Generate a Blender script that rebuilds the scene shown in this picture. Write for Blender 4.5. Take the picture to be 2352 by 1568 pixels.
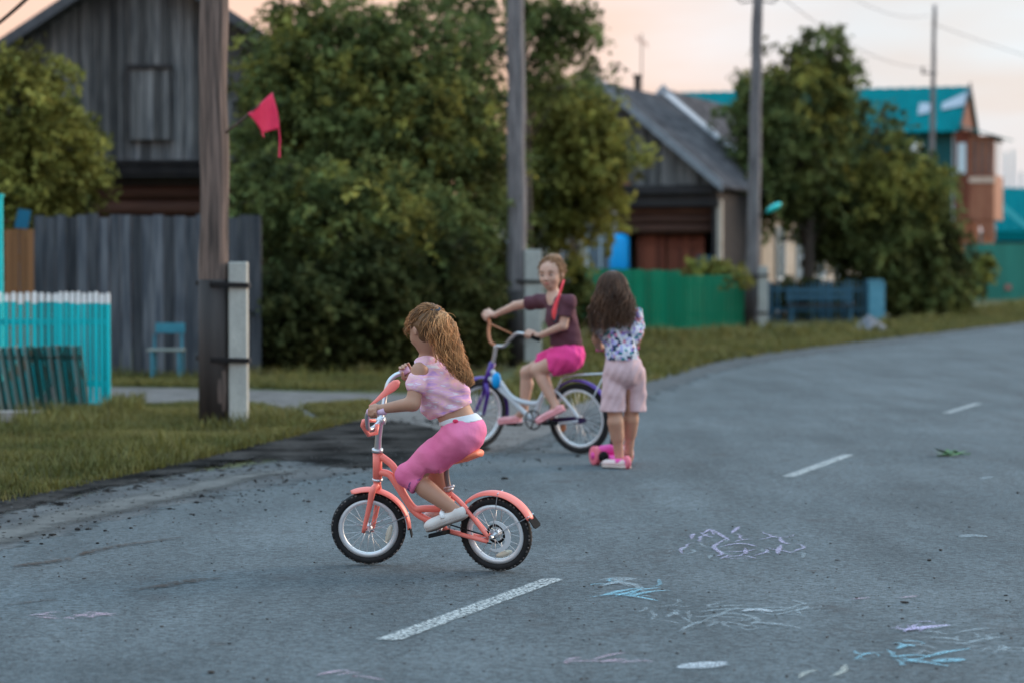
import bpy, math, random
import numpy as np
from mathutils import Vector
random.seed(7); rng = np.random.default_rng(11)
for o in list(bpy.data.objects): bpy.data.objects.remove(o)
SC = bpy.context.scene; COL = SC.collection
# ---------------- camera, sky, sun, exposure ----------------
F = 5553.0; CX, CY = 1176.0, 784.0; CAMH = 1.4
PITCH = math.atan(174.0/F)
cd = bpy.data.cameras.new('camera'); cam = bpy.data.objects.new('camera', cd); COL.objects.link(cam)
cam.location = (0, 0, CAMH); cam.rotation_euler = (math.pi/2-PITCH, 0, 0)
cd.lens = 85; cd.sensor_width = 36; cd.clip_end = 3000; cd.clip_start = .1
cd.dof.use_dof = True; cd.dof.focus_distance = 11.0; cd.dof.aperture_fstop = 2.2
SC.camera = cam
SUN_EL, SUN_AZ = math.radians(9), math.radians(62)     # low sun, right of and behind the houses
w = bpy.data.worlds.new('World'); SC.world = w; w.use_nodes = True
nt = w.node_tree; nt.nodes.clear(); N = nt.nodes.new; L = nt.links.new
out = N('ShaderNodeOutputWorld'); bg = N('ShaderNodeBackground'); bg.inputs[1].default_value = .15
L(bg.outputs[0], out.inputs[0])
sky = N('ShaderNodeTexSky'); sky.sky_type = 'NISHITA'; sky.sun_disc = False
sky.sun_elevation = SUN_EL; sky.sun_rotation = SUN_AZ; sky.air_density = 1.3; sky.dust_density = 2.0
tc = N('ShaderNodeTexCoord'); sep = N('ShaderNodeSeparateXYZ'); L(tc.outputs['Generated'], sep.inputs[0])
mp = N('ShaderNodeMapping'); mp.inputs['Scale'].default_value = (1.6, 1.6, 7.0); L(tc.outputs['Generated'], mp.inputs[0])
nz = N('ShaderNodeTexNoise'); nz.inputs['Scale'].default_value = 3.2; nz.inputs['Detail'].default_value = 6; L(mp.outputs[0], nz.inputs[0])
rA = N('ShaderNodeValToRGB')                                        # cloud tint by height
rA.color_ramp.elements[0].position = 0.0; rA.color_ramp.elements[0].color = (.68, .34, .22, 1)
rA.color_ramp.elements[1].position = .55; rA.color_ramp.elements[1].color = (.66, 1.0, 1.28, 1)
e = rA.color_ramp.elements.new(.05); e.color = (.72, .41, .31, 1)
e = rA.color_ramp.elements.new(.16); e.color = (.66, .47, .43, 1)
L(sep.outputs[2], rA.inputs[0])
mr = N('ShaderNodeMapRange'); mr.inputs[1].default_value = -.02; mr.inputs[2].default_value = .20; L(sep.outputs[0], mr.inputs[0])
mxc = N('ShaderNodeMix'); mxc.data_type = 'RGBA'; mr.inputs[1].default_value = -.03; mr.inputs[2].default_value = .14
hz1 = N('ShaderNodeMapRange'); L(sep.outputs[2], hz1.inputs[0]); hz1.inputs[1].default_value = .12; hz1.inputs[2].default_value = .3; hz1.inputs[3].default_value = 1; hz1.inputs[4].default_value = 0
nn1 = N('ShaderNodeMath'); nn1.operation = 'MULTIPLY_ADD'; L(nz.outputs[0], nn1.inputs[0]); nn1.inputs[1].default_value = 1.3; nn1.inputs[2].default_value = -.72
nn2 = N('ShaderNodeMath'); nn2.operation = 'ADD'; nn2.use_clamp = True; L(nn1.outputs[0], nn2.inputs[0]); L(mr.outputs[0], nn2.inputs[1])
nn3 = N('ShaderNodeMath'); nn3.operation = 'MULTIPLY'; L(nn2.outputs[0], nn3.inputs[0]); L(hz1.outputs[0], nn3.inputs[1])
L(nn3.outputs[0], mxc.inputs[0]); L(rA.outputs[0], mxc.inputs[6])
mxc.inputs[7].default_value = (.43, .485, .58, 1)
m1 = N('ShaderNodeMath'); m1.operation = 'MULTIPLY_ADD'; L(nz.outputs[0], m1.inputs[0]); m1.inputs[1].default_value = .8; m1.inputs[2].default_value = .60
mul = N('ShaderNodeVectorMath'); mul.operation = 'MULTIPLY'; L(mxc.outputs[2], mul.inputs[0]); L(m1.outputs[0], mul.inputs[1])
sc2 = N('ShaderNodeVectorMath'); sc2.operation = 'SCALE'; L(mul.outputs[0], sc2.inputs[0]); sc2.inputs[3].default_value = 4.35
mx = N('ShaderNodeMix'); mx.data_type = 'RGBA'; mx.inputs[0].default_value = .86
L(sky.outputs[0], mx.inputs[6]); L(sc2.outputs[0], mx.inputs[7]); L(mx.outputs[2], bg.inputs[0])
sl = bpy.data.lights.new('sun', 'SUN'); sl.energy = 1.0; sl.angle = math.radians(24); sl.color = (1, .78, .6)
so = bpy.data.objects.new('sun', sl); COL.objects.link(so)
sd = Vector((math.sin(SUN_AZ)*math.cos(SUN_EL+.12), math.cos(SUN_AZ)*math.cos(SUN_EL+.12), math.sin(SUN_EL+.12)))
so.rotation_euler = (-sd).to_track_quat('-Z', 'Y').to_euler(); so.location = (20, 20, 20)
SC.view_settings.view_transform = 'Standard'; SC.view_settings.look = 'None'
SC.view_settings.exposure = 1.33; SC.view_settings.gamma = 1.0; SC.view_settings.use_curve_mapping = False
# ---------------- photograph-to-world helpers (2352 x 1568 measurements) ----------------
cp, sp_ = math.cos(PITCH), math.sin(PITCH)
def ray(x, y):
    u = (CY-y)/F; return np.array([(x-CX)/F, cp+u*sp_, -sp_+u*cp])
def P(x, y, Y):
    d = ray(x, y); return d*(Y/d[1])+np.array([0, 0, CAMH])
def G(x, y, z=0.0):
    d = ray(x, y); t = (CAMH-z)/-d[2]; return np.array([d[0]*t, d[1]*t, z])
def nrm(v): v = np.asarray(v, float); return v/max(np.linalg.norm(v), 1e-9)
V = lambda *a: np.array(a, float)
# ---------------- mesh collector ----------------
class MB:
    def __init__(s): s.v = []; s.f = []; s.t = []; s.m = []; s.n = 0; s.extra = {}
    def add(s, vs, fs, tint=.5, mi=0):
        vs = np.asarray(vs, float).reshape(-1, 3)
        s.v.append(vs); s.f += [tuple(int(i)+s.n for i in f) for f in fs]; s.m += [mi]*len(fs)
        s.t.append(np.full(len(vs), tint) if np.isscalar(tint) else np.asarray(tint, float)); s.n += len(vs); return s
    def box(s, c, size, ax=None, tint=.5, mi=0, taper=1.0):
        c = np.asarray(c, float); a, b, d = [x/2 for x in size]
        ax = np.eye(3) if ax is None else ax
        vs = [c+ax[0]*i*a*(taper if k > 0 else 1)+ax[1]*j*b*(taper if k > 0 else 1)+ax[2]*k*d for k in (-1, 1) for j in (-1, 1) for i in (-1, 1)]
        return s.add(vs, [(0, 2, 3, 1), (4, 5, 7, 6), (0, 1, 5, 4), (2, 6, 7, 3), (0, 4, 6, 2), (1, 3, 7, 5)], tint, mi)
    def tube(s, pts, r, seg=8, tint=.5, mi=0, cap=True, flat=1.0, upv=None):
        pts = [np.asarray(p, float) for p in pts]; n = len(pts)
        rs = [r]*n if np.isscalar(r) else list(r)
        vs = []; prev = None
        for i, p in enumerate(pts):
            t = nrm(pts[min(i+1, n-1)]-pts[max(i-1, 0)])
            if prev is None:
                a = np.asarray(upv, float) if upv is not None else (V(0, 0, 1) if abs(t[2]) < .9 else V(1, 0, 0))
            else: a = prev
            u = nrm(a-t*np.dot(a, t)); prev = u; w_ = np.cross(t, u)
            for k in range(seg):
                q = 2*math.pi*k/seg; vs.append(p+rs[i]*(math.cos(q)*u+math.sin(q)*w_*flat))
        fs = [(i*seg+k, i*seg+(k+1) % seg, (i+1)*seg+(k+1) % seg, (i+1)*seg+k) for i in range(n-1) for k in range(seg)]
        if cap: fs += [tuple(range(seg))[::-1], tuple((n-1)*seg+k for k in range(seg))]
        return s.add(vs, fs, tint, mi)
    def ell(s, c, r, ax=None, nu=16, nv=10, tint=.5, mi=0):
        c = np.asarray(c, float); ax = np.eye(3) if ax is None else ax; vs = []
        for i in range(nv+1):
            th = math.pi*i/nv
            for k in range(nu):
                q = 2*math.pi*k/nu
                vs.append(c+ax[0]*r[0]*math.sin(th)*math.cos(q)+ax[1]*r[1]*math.sin(th)*math.sin(q)+ax[2]*r[2]*math.cos(th))
        fs = [(i*nu+k, (i+1)*nu+k, (i+1)*nu+(k+1) % nu, i*nu+(k+1) % nu) for i in range(nv) for k in range(nu)]
        return s.add(vs, fs, tint, mi)
    def torus(s, c, h, u, R, r, nR=40, nr=10, tint=.5, flat=1.0, mi=0):
        n = np.cross(h, u); vs = []
        for i in range(nR):
            q = 2*math.pi*i/nR; d = math.cos(q)*h+math.sin(q)*u
            for k in range(nr):
                p = 2*math.pi*k/nr; vs.append(c+d*(R+r*math.cos(p))+n*r*flat*math.sin(p))
        fs = [(i*nr+k, ((i+1) % nR)*nr+k, ((i+1) % nR)*nr+(k+1) % nr, i*nr+(k+1) % nr) for i in range(nR) for k in range(nr)]
        return s.add(vs, fs, tint, mi)
    def prism(s, poly, d, tint=.5, mi=0):       # polygon (3-D points) extruded by vector d
        poly = [np.asarray(p, float) for p in poly]; n = len(poly)
        fs = [tuple(range(n))[::-1], tuple(range(n, 2*n))]+[(i, (i+1) % n, n+(i+1) % n, n+i) for i in range(n)]
        return s.add(poly+[p+d for p in poly], fs, tint, mi)
    def build(s, name, mats, parent=None, smooth=False, bevel=0, origin=None):
        vs = np.concatenate(s.v) if s.v else np.zeros((0, 3))
        root = parent
        while root is not None and root.parent is not None: root = root.parent
        base = np.array(root.location) if root is not None else (np.asarray(origin, float) if origin is not None else np.zeros(3))
        me = bpy.data.meshes.new(name); me.from_pydata((vs-base).tolist(), [], s.f)
        a = me.attributes.new('tint', 'FLOAT', 'POINT'); a.data.foreach_set('value', np.concatenate(s.t).astype(np.float32))
        for k, arr in s.extra.items():
            a = me.attributes.new(k, 'FLOAT', 'POINT'); a.data.foreach_set('value', np.asarray(arr, np.float32))
        if not isinstance(mats, (list, tuple)): mats = [mats]
        for m in mats: me.materials.append(m)
        if len(mats) > 1: me.polygons.foreach_set('material_index', s.m)
        if smooth: me.polygons.foreach_set('use_smooth', [True]*len(me.polygons))
        me.update()
        o = bpy.data.objects.new(name, me); COL.objects.link(o)
        if parent is not None: o.parent = parent
        elif origin is not None: o.location = base
        if bevel:
            b = o.modifiers.new('bevel', 'BEVEL'); b.width = bevel; b.segments = 2; b.limit_method = 'ANGLE'
        return o
def thing(name, label, cat, loc, group=None):
    o = bpy.data.objects.new(name, None); COL.objects.link(o); o.location = tuple(float(x) for x in loc); o.empty_display_size = .1
    o['label'] = label; o['category'] = cat
    if group: o['group'] = group
    return o
def tag(o, label=None, cat=None, group=None, kind=None):
    if label: o['label'] = label
    if cat: o['category'] = cat
    if group: o['group'] = group
    if kind: o['kind'] = kind
    return o
def frame3(ang):      # local axes u (right), v (away), w (up), turned clockwise seen from above by ang degrees
    a = math.radians(ang); return np.array([[math.cos(a), -math.sin(a), 0], [math.sin(a), math.cos(a), 0], [0, 0, 1]])
# ---------------- materials ----------------
def mat(name, c1, c2=None, rough=.8, scale=6, stretch=(1, 1, 1), bump=0, tint=0, metal=0, detail=5, contrast=1, spec=.3, coord='Object', bscale=None, trans=0, fine=0):
    m = bpy.data.materials.new(name); m.use_nodes = True; t = m.node_tree; n = t.nodes.new; l = t.links.new
    b = t.nodes['Principled BSDF']; b.inputs['Roughness'].default_value = rough; b.inputs['Metallic'].default_value = metal
    b.inputs['Specular IOR Level'].default_value = spec
    c2 = c2 or tuple(x*.75 for x in c1)
    tcn = n('ShaderNodeTexCoord'); mpn = n('ShaderNodeMapping'); mpn.inputs['Scale'].default_value = stretch; l(tcn.outputs[coord], mpn.inputs[0])
    nz = n('ShaderNodeTexNoise'); nz.inputs['Scale'].default_value = scale; nz.inputs['Detail'].default_value = detail; l(mpn.outputs[0], nz.inputs[0])
    r = n('ShaderNodeValToRGB'); r.color_ramp.elements[0].position = .5-.25/contrast; r.color_ramp.elements[1].position = .5+.25/contrast
    r.color_ramp.elements[0].color = (*c1, 1); r.color_ramp.elements[1].color = (*c2, 1); l(nz.outputs[0], r.inputs[0])
    col = r.outputs[0]
    if tint:
        at = n('ShaderNodeAttribute'); at.attribute_name = 'tint'
        ma = n('ShaderNodeMath'); ma.operation = 'MULTIPLY_ADD'; l(at.outputs['Fac'], ma.inputs[0]); ma.inputs[1].default_value = 2*tint; ma.inputs[2].default_value = 1-tint
        vm = n('ShaderNodeVectorMath'); vm.operation = 'SCALE'; l(col, vm.inputs[0]); l(ma.outputs[0], vm.inputs[3]); col = vm.outputs[0]
    if fine:
        nf = n('ShaderNodeTexNoise'); nf.inputs['Scale'].default_value = fine; nf.inputs['Detail'].default_value = 2; l(tcn.outputs[coord], nf.inputs[0])
        mf = n('ShaderNodeMath'); mf.operation = 'MULTIPLY_ADD'; l(nf.outputs[0], mf.inputs[0]); mf.inputs[1].default_value = .9; mf.inputs[2].default_value = .55
        vm = n('ShaderNodeVectorMath'); vm.operation = 'SCALE'; l(col, vm.inputs[0]); l(mf.outputs[0], vm.inputs[3]); col = vm.outputs[0]
    l(col, b.inputs['Base Color'])
    if bump:
        nb = n('ShaderNodeTexNoise'); nb.inputs['Scale'].default_value = bscale or scale*2; nb.inputs['Detail'].default_value = 4; l(mpn.outputs[0], nb.inputs[0])
        bn = n('ShaderNodeBump'); bn.inputs['Strength'].default_value = min(1, bump); bn.inputs['Distance'].default_value = .01; l(nb.outputs[0], bn.inputs['Height']); l(bn.outputs[0], b.inputs['Normal'])
    if trans:
        tr = n('ShaderNodeBsdfTranslucent'); l(col, tr.inputs[0]); ms = n('ShaderNodeMixShader'); ms.inputs[0].default_value = trans
        l(b.outputs[0], ms.inputs[1]); l(tr.outputs[0], ms.inputs[2]); l(ms.outputs[0], t.nodes['Material Output'].inputs[0])
    return m
def ragged(m, attr='e', nscale=5, amp=.25, soft=.06, keep=None):   # ragged border: the sheet thins out into gaps where 'e' runs out
    t = m.node_tree; n = t.nodes.new; l = t.links.new; b = t.nodes['Principled BSDF']
    at = n('ShaderNodeAttribute'); at.attribute_name = attr; tcn = n('ShaderNodeTexCoord')
    nz = n('ShaderNodeTexNoise'); nz.inputs['Scale'].default_value = nscale; nz.inputs['Detail'].default_value = 8; nz.inputs['Roughness'].default_value = .65; l(tcn.outputs['Object'], nz.inputs[0])
    a = n('ShaderNodeMath'); a.operation = 'MULTIPLY_ADD'; l(nz.outputs[0], a.inputs[0]); a.inputs[1].default_value = amp*2; l(at.outputs['Fac'], a.inputs[2])
    r = n('ShaderNodeMapRange'); l(a.outputs[0], r.inputs[0]); r.inputs[1].default_value = amp; r.inputs[2].default_value = amp+soft
    if keep:     # overall coverage by fine noise (worn paint, chalk)
        n2 = n('ShaderNodeTexNoise'); n2.inputs['Scale'].default_value = keep[0]; n2.inputs['Detail'].default_value = 3; l(tcn.outputs['Object'], n2.inputs[0])
        r2 = n('ShaderNodeMapRange'); l(n2.outputs[0], r2.inputs[0]); r2.inputs[1].default_value = keep[1]; r2.inputs[2].default_value = keep[2]
        mm = n('ShaderNodeMath'); mm.operation = 'MULTIPLY'; l(r.outputs[0], mm.inputs[0]); l(r2.outputs[0], mm.inputs[1])
        m3 = n('ShaderNodeMath'); m3.operation = 'MULTIPLY'; l(mm.outputs[0], m3.inputs[0]); m3.inputs[1].default_value = keep[3]; l(m3.outputs[0], b.inputs['Alpha'])
    else: l(r.outputs[0], b.inputs['Alpha'])
    return m
M = {}
M['wood_grey'] = mat('weathered_grey_wood', (.062, .065, .071), (.172, .168, .166), .85, 26, (1, 1, .06), .7, .6, contrast=1.6, bscale=30)
M['wood_fence'] = mat('weathered_fence_wood', (.035, .042, .054), (.105, .112, .125), .85, 22, (1, 1, .07), .7, .55, contrast=1.6, bscale=30)
M['wood_dark'] = mat('dark_old_wood', (.02, .02, .024), (.05, .045, .045), .85, 5, (1, 1, 1), .5, .3)
M['log'] = mat('brown_log', (.05, .022, .016), (.10, .045, .03), .8, 3, (.4, 1, 3), .5, .4)
M['roof_wood'] = mat('old_roof_boards', (.05, .05, .055), (.09, .09, .10), .85, 6, (1, 1, 1), .4, .3)
M['slate'] = mat('grey_corrugated_slate', (.050, .046, .050), (.125, .115, .118), .9, 2.5, (1, 1, 1), .4, .2, spec=.08, contrast=1.6)
M['slate_light'] = mat('pale_slate_strip', (.30, .33, .38), (.40, .43, .47), .7, 6, (1, 1, 1), .2, .2)
M['pole'] = mat('tarred_pole_wood', (.045, .035, .032), (.205, .145, .122), .85, 36, (1, 1, .045), .8, 0, contrast=1.5, bscale=60)
M['pole_grey'] = mat('grey_pole_wood', (.085, .078, .082), (.24, .22, .22), .85, 34, (1, 1, .06), .8, 0, contrast=1.5, bscale=60)
M['tar'] = mat('tarred_pole_foot', (.020, .017, .017), (.055, .045, .042), .7, 9, (1, 1, .1), .6)
M['concrete'] = mat('cast_concrete', (.33, .33, .31), (.47, .47, .43), .9, 5, (1, 1, .6), .5, fine=90)
M['iron'] = mat('dark_iron', (.02, .02, .022), (.04, .035, .035), .6, 20, metal=.6)
M['teal'] = mat('turquoise_paint', (.0, .42, .46), (.0, .52, .56), .5, 8, (1, 1, .3), .2, .15)
M['white_paint'] = mat('white_paint', (.74, .74, .75), (.86, .85, .85), .6, 12, (1, 1, 1), .1, .1)
M['greenslat'] = mat('dark_green_slat', (.004, .035, .035), (.008, .06, .05), .6, 10, (1, 1, .3), .2, .3)
M['greyslat'] = mat('bare_slat', (.16, .19, .17), (.26, .27, .24), .8, 10, (1, 1, .3), .2, .3)
M['brownboard'] = mat('orange_brown_boards', (.17, .075, .03), (.24, .115, .05), .75, 6, (1, 1, .1), .3, .2)
M['bluepaint'] = mat('blue_paint', (.016, .070, .115), (.05, .125, .175), .6, 10, (1, 1, .4), .2, .25)
M['bluebright'] = mat('bright_blue_paint', (.0, .30, .72), (.0, .36, .80), .5, 5)
M['greenfence'] = mat('green_fence_paint', (.0, .20, .095), (.005, .265, .14), .6, 3, (1, 1, .2), .2, .15)
M['greenmetal'] = mat('green_sheet_metal', (.02, .17, .13), (.03, .21, .16), .5, 3, (1, 1, .2), .1, .1)
M['tealroof'] = mat('teal_metal_roof', (.0, .135, .15), (.0, .17, .185), .85, 2, (1, 1, .3), .1, .15, spec=.05)
M['tealwall'] = mat('teal_siding', (.0, .10, .12), (.0, .13, .145), .55, 2, (1, 1, .3), .1, .15)
M['cream'] = mat('cream_plaster', (.33, .29, .24), (.46, .42, .37), .9, 3, (1, 1, 1), .3, .1)
M['redbrown'] = mat('red_brown_boards', (.13, .032, .018), (.19, .055, .03), .75, 4, (1, 1, .2), .3, .3)
M['balcony'] = mat('varnished_balcony_wood', (.24, .08, .045), (.34, .14, .08), .6, 4, (1, 1, .3), .2, .15)
M['brick'] = mat('orange_brick', (.32, .10, .05), (.42, .17, .09), .85, 6, (1, 1, 3), .3)
M['glass'] = mat('window_glass', (.10, .14, .17), (.16, .20, .24), .12, 2, spec=.8)
M['frame_w'] = mat('pale_window_frame', (.5, .6, .66), (.62, .7, .74), .6, 8)
M['flag'] = mat('pink_red_flag', (.82, .04, .13), (.9, .07, .17), .6, 7, trans=.25)
M['lampshade'] = mat('turquoise_enamel', (.0, .5, .48), (.02, .62, .58), .3, 8)
M['cable'] = mat('black_cable', (.02, .02, .02), (.03, .03, .03), .6, 8)
M['gravelpile'] = mat('grey_gravel', (.10, .10, .115), (.22, .22, .24), .9, 14, bump=.9, bscale=30, contrast=2)
M['bark'] = mat('bark', (.05, .04, .033), (.10, .08, .065), .9, 8, (1, 1, .2), .6, .2)
LEAFS = {
 'mid': mat('leaf_mid', (.066, .100, .036), (.155, .172, .054), .8, 2.2, tint=.8, trans=.3, spec=.1),
 'dark': mat('leaf_dark', (.032, .042, .017), (.070, .074, .024), .85, .9, tint=.7, trans=.2, spec=.05),  # dark shrubs; in mixed crowns, shade of inner leaves put into the colour
 'light': mat('leaf_light', (.165, .178, .042), (.27, .245, .062), .75, .9, tint=.7, trans=.35, spec=.1)}  # yellowish plants; in mixed crowns, highlights on outer clumps put into the colour
# ---------------- ground, path, shoulder, road ----------------
def catmull(pts, n):
    pts = [np.asarray(p, float) for p in pts]; q = [2*pts[0]-pts[1]]+pts+[2*pts[-1]-pts[-2]]; o = []
    for k in range(n):
        s = k/(n-1)*(len(pts)-1); i = min(int(s), len(pts)-2); t = s-i; a, b, c, d = q[i:i+4]
        o.append(.5*((2*b)+(c-a)*t+(2*a-5*b+4*c-d)*t*t+(3*b-a-3*c+d)*t**3))
    return o
def ribbon(name, A, B, z, m, n=120, k=12, sides=(1, 1), off=.25):
    A = catmull([G(*p) if len(p) == 2 else V(*p) for p in A], n); B = catmull([G(*p) if len(p) == 2 else V(*p) for p in B], n)
    vs = []; e = []
    for a, b in zip(A, B):
        a = V(a[0], a[1], 0); b = V(b[0], b[1], 0); wd = np.linalg.norm(b-a)
        for j in range(k+1):
            f = j/k; f = f*f*(3-2*f); p = a+(b-a)*f; vs.append(V(p[0], p[1], z))
            e.append(min(f*wd if sides[0] else 9, (1-f)*wd if sides[1] else 9))
    e = np.minimum(np.array(e), .9)
    fs = [(i*(k+1)+j, (i+1)*(k+1)+j, (i+1)*(k+1)+j+1, i*(k+1)+j+1) for i in range(n-1) for j in range(k)]
    mb = MB(); mb.add(vs, fs); mb.extra['e'] = e-off
    o = mb.build(name, m); o['kind'] = 'structure'; return o
mg = mat('grassy_soil', (.030, .036, .014), (.085, .09, .028), .95, 2.4, bump=.6, bscale=20, fine=14)
gb = MB(); gb.add([(-900, -40, -.012), (900, -40, -.012), (900, 1800, -.012), (-900, 1800, -.012)], [(0, 1, 2, 3)])
tag(gb.build('ground', mg), kind='structure')
mpath = ragged(mat('dirt_path', (.055, .050, .048), (.155, .145, .140), .95, 3.5, bump=.6, bscale=25, fine=30), amp=.2)
ribbon('dirt_path', [(-300, 884), (255, 886), (570, 892), (850, 900), (1150, 905), (1300, 898), (1500, 862)], [(-300, 922), (255, 928), (600, 934), (700, 962), (880, 1000), (1080, 1085), (1300, 1035), (1540, 915)], .0, mpath)
msoil = ragged(mat('dark_soil', (.007, .007, .007), (.048, .044, .042), .95, 2.6, bump=.9, bscale=12, fine=22, contrast=1.8, spec=.02), nscale=2.6, amp=.42, soft=.22)
ribbon('bare_soil', [(-250, 1195), (0, 1140), (350, 1062), (620, 1002), (780, 968), (900, 965), (1010, 985), (1130, 1030)],
       [(-250, 1250), (0, 1190), (350, 1112), (600, 1060), (700, 1072), (850, 1085), (980, 1070), (1060, 1055), (1140, 1036)], .010, msoil, off=.14)
mgrav = ragged(mat('gravel_shoulder', (.060, .062, .065), (.125, .128, .130), .95, 3, bump=.9, bscale=40, fine=55, spec=.05), nscale=2.0, amp=.45, soft=.35)
ribbon('gravel_shoulder', [(-250, 1225), (0, 1165), (350, 1090), (660, 1050), (880, 1045), (1200, 1006), (1480, 868), (1700, 815), (2050, 770), (2352, 735), (2700, 712)],
       [(-250, 1370), (0, 1300), (350, 1212), (700, 1140), (900, 1110), (1280, 1040), (1530, 910), (1750, 845), (2050, 800), (2352, 760), (2700, 735)], .008, mgrav, n=260)
# asphalt
mroad = mat('asphalt', (.058, .071, .078), (.092, .107, .115), .9, .55, bump=.8, bscale=110, spec=.22)
t = mroad.node_tree; n = t.nodes.new; l = t.links.new; b = t.nodes['Principled BSDF']
base = b.inputs['Base Color'].links[0].from_socket
tcn = n('ShaderNodeTexCoord')
nz = n('ShaderNodeTexNoise'); nz.inputs['Scale'].default_value = 38; nz.inputs['Detail'].default_value = 5; nz.inputs['Roughness'].default_value = .9; l(tcn.outputs['Object'], nz.inputs[0])
r1 = n('ShaderNodeMapRange'); l(nz.outputs[0], r1.inputs[0]); r1.inputs[1].default_value = .3; r1.inputs[2].default_value = .7; r1.inputs[3].default_value = .05; r1.inputs[4].default_value = 2.25
vm = n('ShaderNodeVectorMath'); vm.operation = 'SCALE'; l(base, vm.inputs[0]); l(r1.outputs[0], vm.inputs[3])
mpp = n('ShaderNodeMapping'); mpp.inputs['Rotation'].default_value = (0, 0, math.radians(18)); mpp.inputs['Scale'].default_value = (1.6, .22, 1); l(tcn.outputs['Object'], mpp.inputs[0])
n2 = n('ShaderNodeTexNoise'); n2.inputs['Scale'].default_value = 1.6; n2.inputs['Detail'].default_value = 7; l(mpp.outputs[0], n2.inputs[0])
r2 = n('ShaderNodeMapRange'); l(n2.outputs[0], r2.inputs[0]); r2.inputs[1].default_value = .36; r2.inputs[2].default_value = .62; r2.inputs[3].default_value = .83; r2.inputs[4].default_value = 1.08
v2 = n('ShaderNodeVectorMath'); v2.operation = 'SCALE'; l(vm.outputs[0], v2.inputs[0]); l(r2.outputs[0], v2.inputs[3])
n3 = n('ShaderNodeTexNoise'); n3.inputs['Scale'].default_value = 2.6; n3.inputs['Detail'].default_value = 5; n3.inputs['Roughness'].default_value = .6
mp3 = n('ShaderNodeMapping'); mp3.inputs['Scale'].default_value = (1, .8, 1); mp3.inputs['Location'].default_value = (4, 2, 0); l(tcn.outputs['Object'], mp3.inputs[0]); l(mp3.outputs[0], n3.inputs[0])
r3 = n('ShaderNodeMapRange'); l(n3.outputs[0], r3.inputs[0]); r3.inputs[1].default_value = .59; r3.inputs[2].default_value = .74; r3.inputs[3].default_value = 0; r3.inputs[4].default_value = .65
mxx = n('ShaderNodeMix'); mxx.data_type = 'RGBA'; l(r3.outputs[0], mxx.inputs[0]); l(v2.outputs[0], mxx.inputs[6]); mxx.inputs[7].default_value = (.05, .046, .046, 1); l(mxx.outputs[2], b.inputs['Base Color'])
# thin dark cracks
vor = n('ShaderNodeTexVoronoi'); vor.feature = 'DISTANCE_TO_EDGE'; vor.inputs['Scale'].default_value = .55; l(tcn.outputs['Object'], vor.inputs[0])
ragged(mroad, nscale=2.2, amp=.45, soft=.12)
ribbon('road', [(-700, 1420), (-250, 1300), (0, 1240), (350, 1150), (700, 1090), (900, 1062), (1250, 1000), (1480, 893), (1650, 843), (1850, 812), (2050, 787), (2180, 768), (2352, 748), (2600, 727)],
       [(-2, 3, 0), (1, 4, 0), (2.5, 6, 0), (3.5, 8, 0), (4.5, 10, 0), (6, 14, 0), (7.2, 18, 0), (9, 24, 0), (11.5, 31, 0), (14, 38, 0), (17, 46, 0), (20, 54, 0), (24, 66, 0), (31, 84, 0)], .012, mroad, n=300, k=24, sides=(1, 0))
# near part of the road under the camera
mb = MB(); A = G(-700, 1420)
nearp = [A+V(0, 0, .008), V(A[0]-4, -6, .008), V(6, -6, .008), V(4.5, 10, .008)]
mb.add([(-9, -8, .010), (9, -8, .010), (4.6, 10.0, .010), (-.2, 7.2, .010), (A[0]+.6, A[1], .010), (-9, 4, .010)], [(0, 1, 2, 3, 4, 5)]); mb.extra['e'] = np.full(6, .6)
tag(mb.build('road', mroad), kind='structure')
# ---------- paint dashes and chalk ----------
mpaint = ragged(mat('worn_road_paint', (.40, .42, .42), (.52, .54, .53), .85, 20), nscale=16, amp=.016, soft=.012, keep=(75, .34, .60, .85))
def dash(p0, p1, w0, w1):
    a, b = G(*p0), G(*p1); d = nrm(b-a); s = np.cross(d, V(0, 0, 1)); mb = MB(); vs = []; e = []
    k = 6; nn = 40
    for i in range(nn+1):
        f = i/nn; c = a+(b-a)*f; wd = w0+(w1-w0)*f
        for j in range(k+1):
            q = j/k; vs.append(c+s*wd*(q-.5)+V(0, 0, .017)); e.append(min(q, 1-q)*wd)
            L_ = np.linalg.norm(b-a); e[-1] = min(e[-1], f*L_, (1-f)*L_)-.008
    mb.add(vs, [(i*(k+1)+j, (i+1)*(k+1)+j, (i+1)*(k+1)+j+1, i*(k+1)+j+1) for i in range(nn) for j in range(k)]); mb.extra['e'] = e
    tag(mb.build('road_marking', mpaint), kind='structure')
dash((885, 1480), (1275, 1335), .12, .12); dash((1808, 1100), (1950, 1048), .12, .12); dash((2172, 952), (2248, 929), .12, .12)
def chalkmat(name, c, op): return ragged(mat(name, c, tuple(x*.85 for x in c), .95, 12), nscale=18, amp=.012, soft=.016, keep=(120, .34, .70, op))
CH = {'lilac': chalkmat('lilac_chalk', (.60, .52, .74), 1.0), 'white': chalkmat('white_chalk', (.72, .77, .82), .8), 'blue': chalkmat('blue_chalk', (.30, .62, .75), .95), 'pink': chalkmat('pink_chalk', (.66, .44, .54), .75), 'cream': chalkmat('cream_chalk', (.62, .62, .55), .8), 'faint': chalkmat('faint_white_chalk', (.50, .58, .62), .5)}
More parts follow.
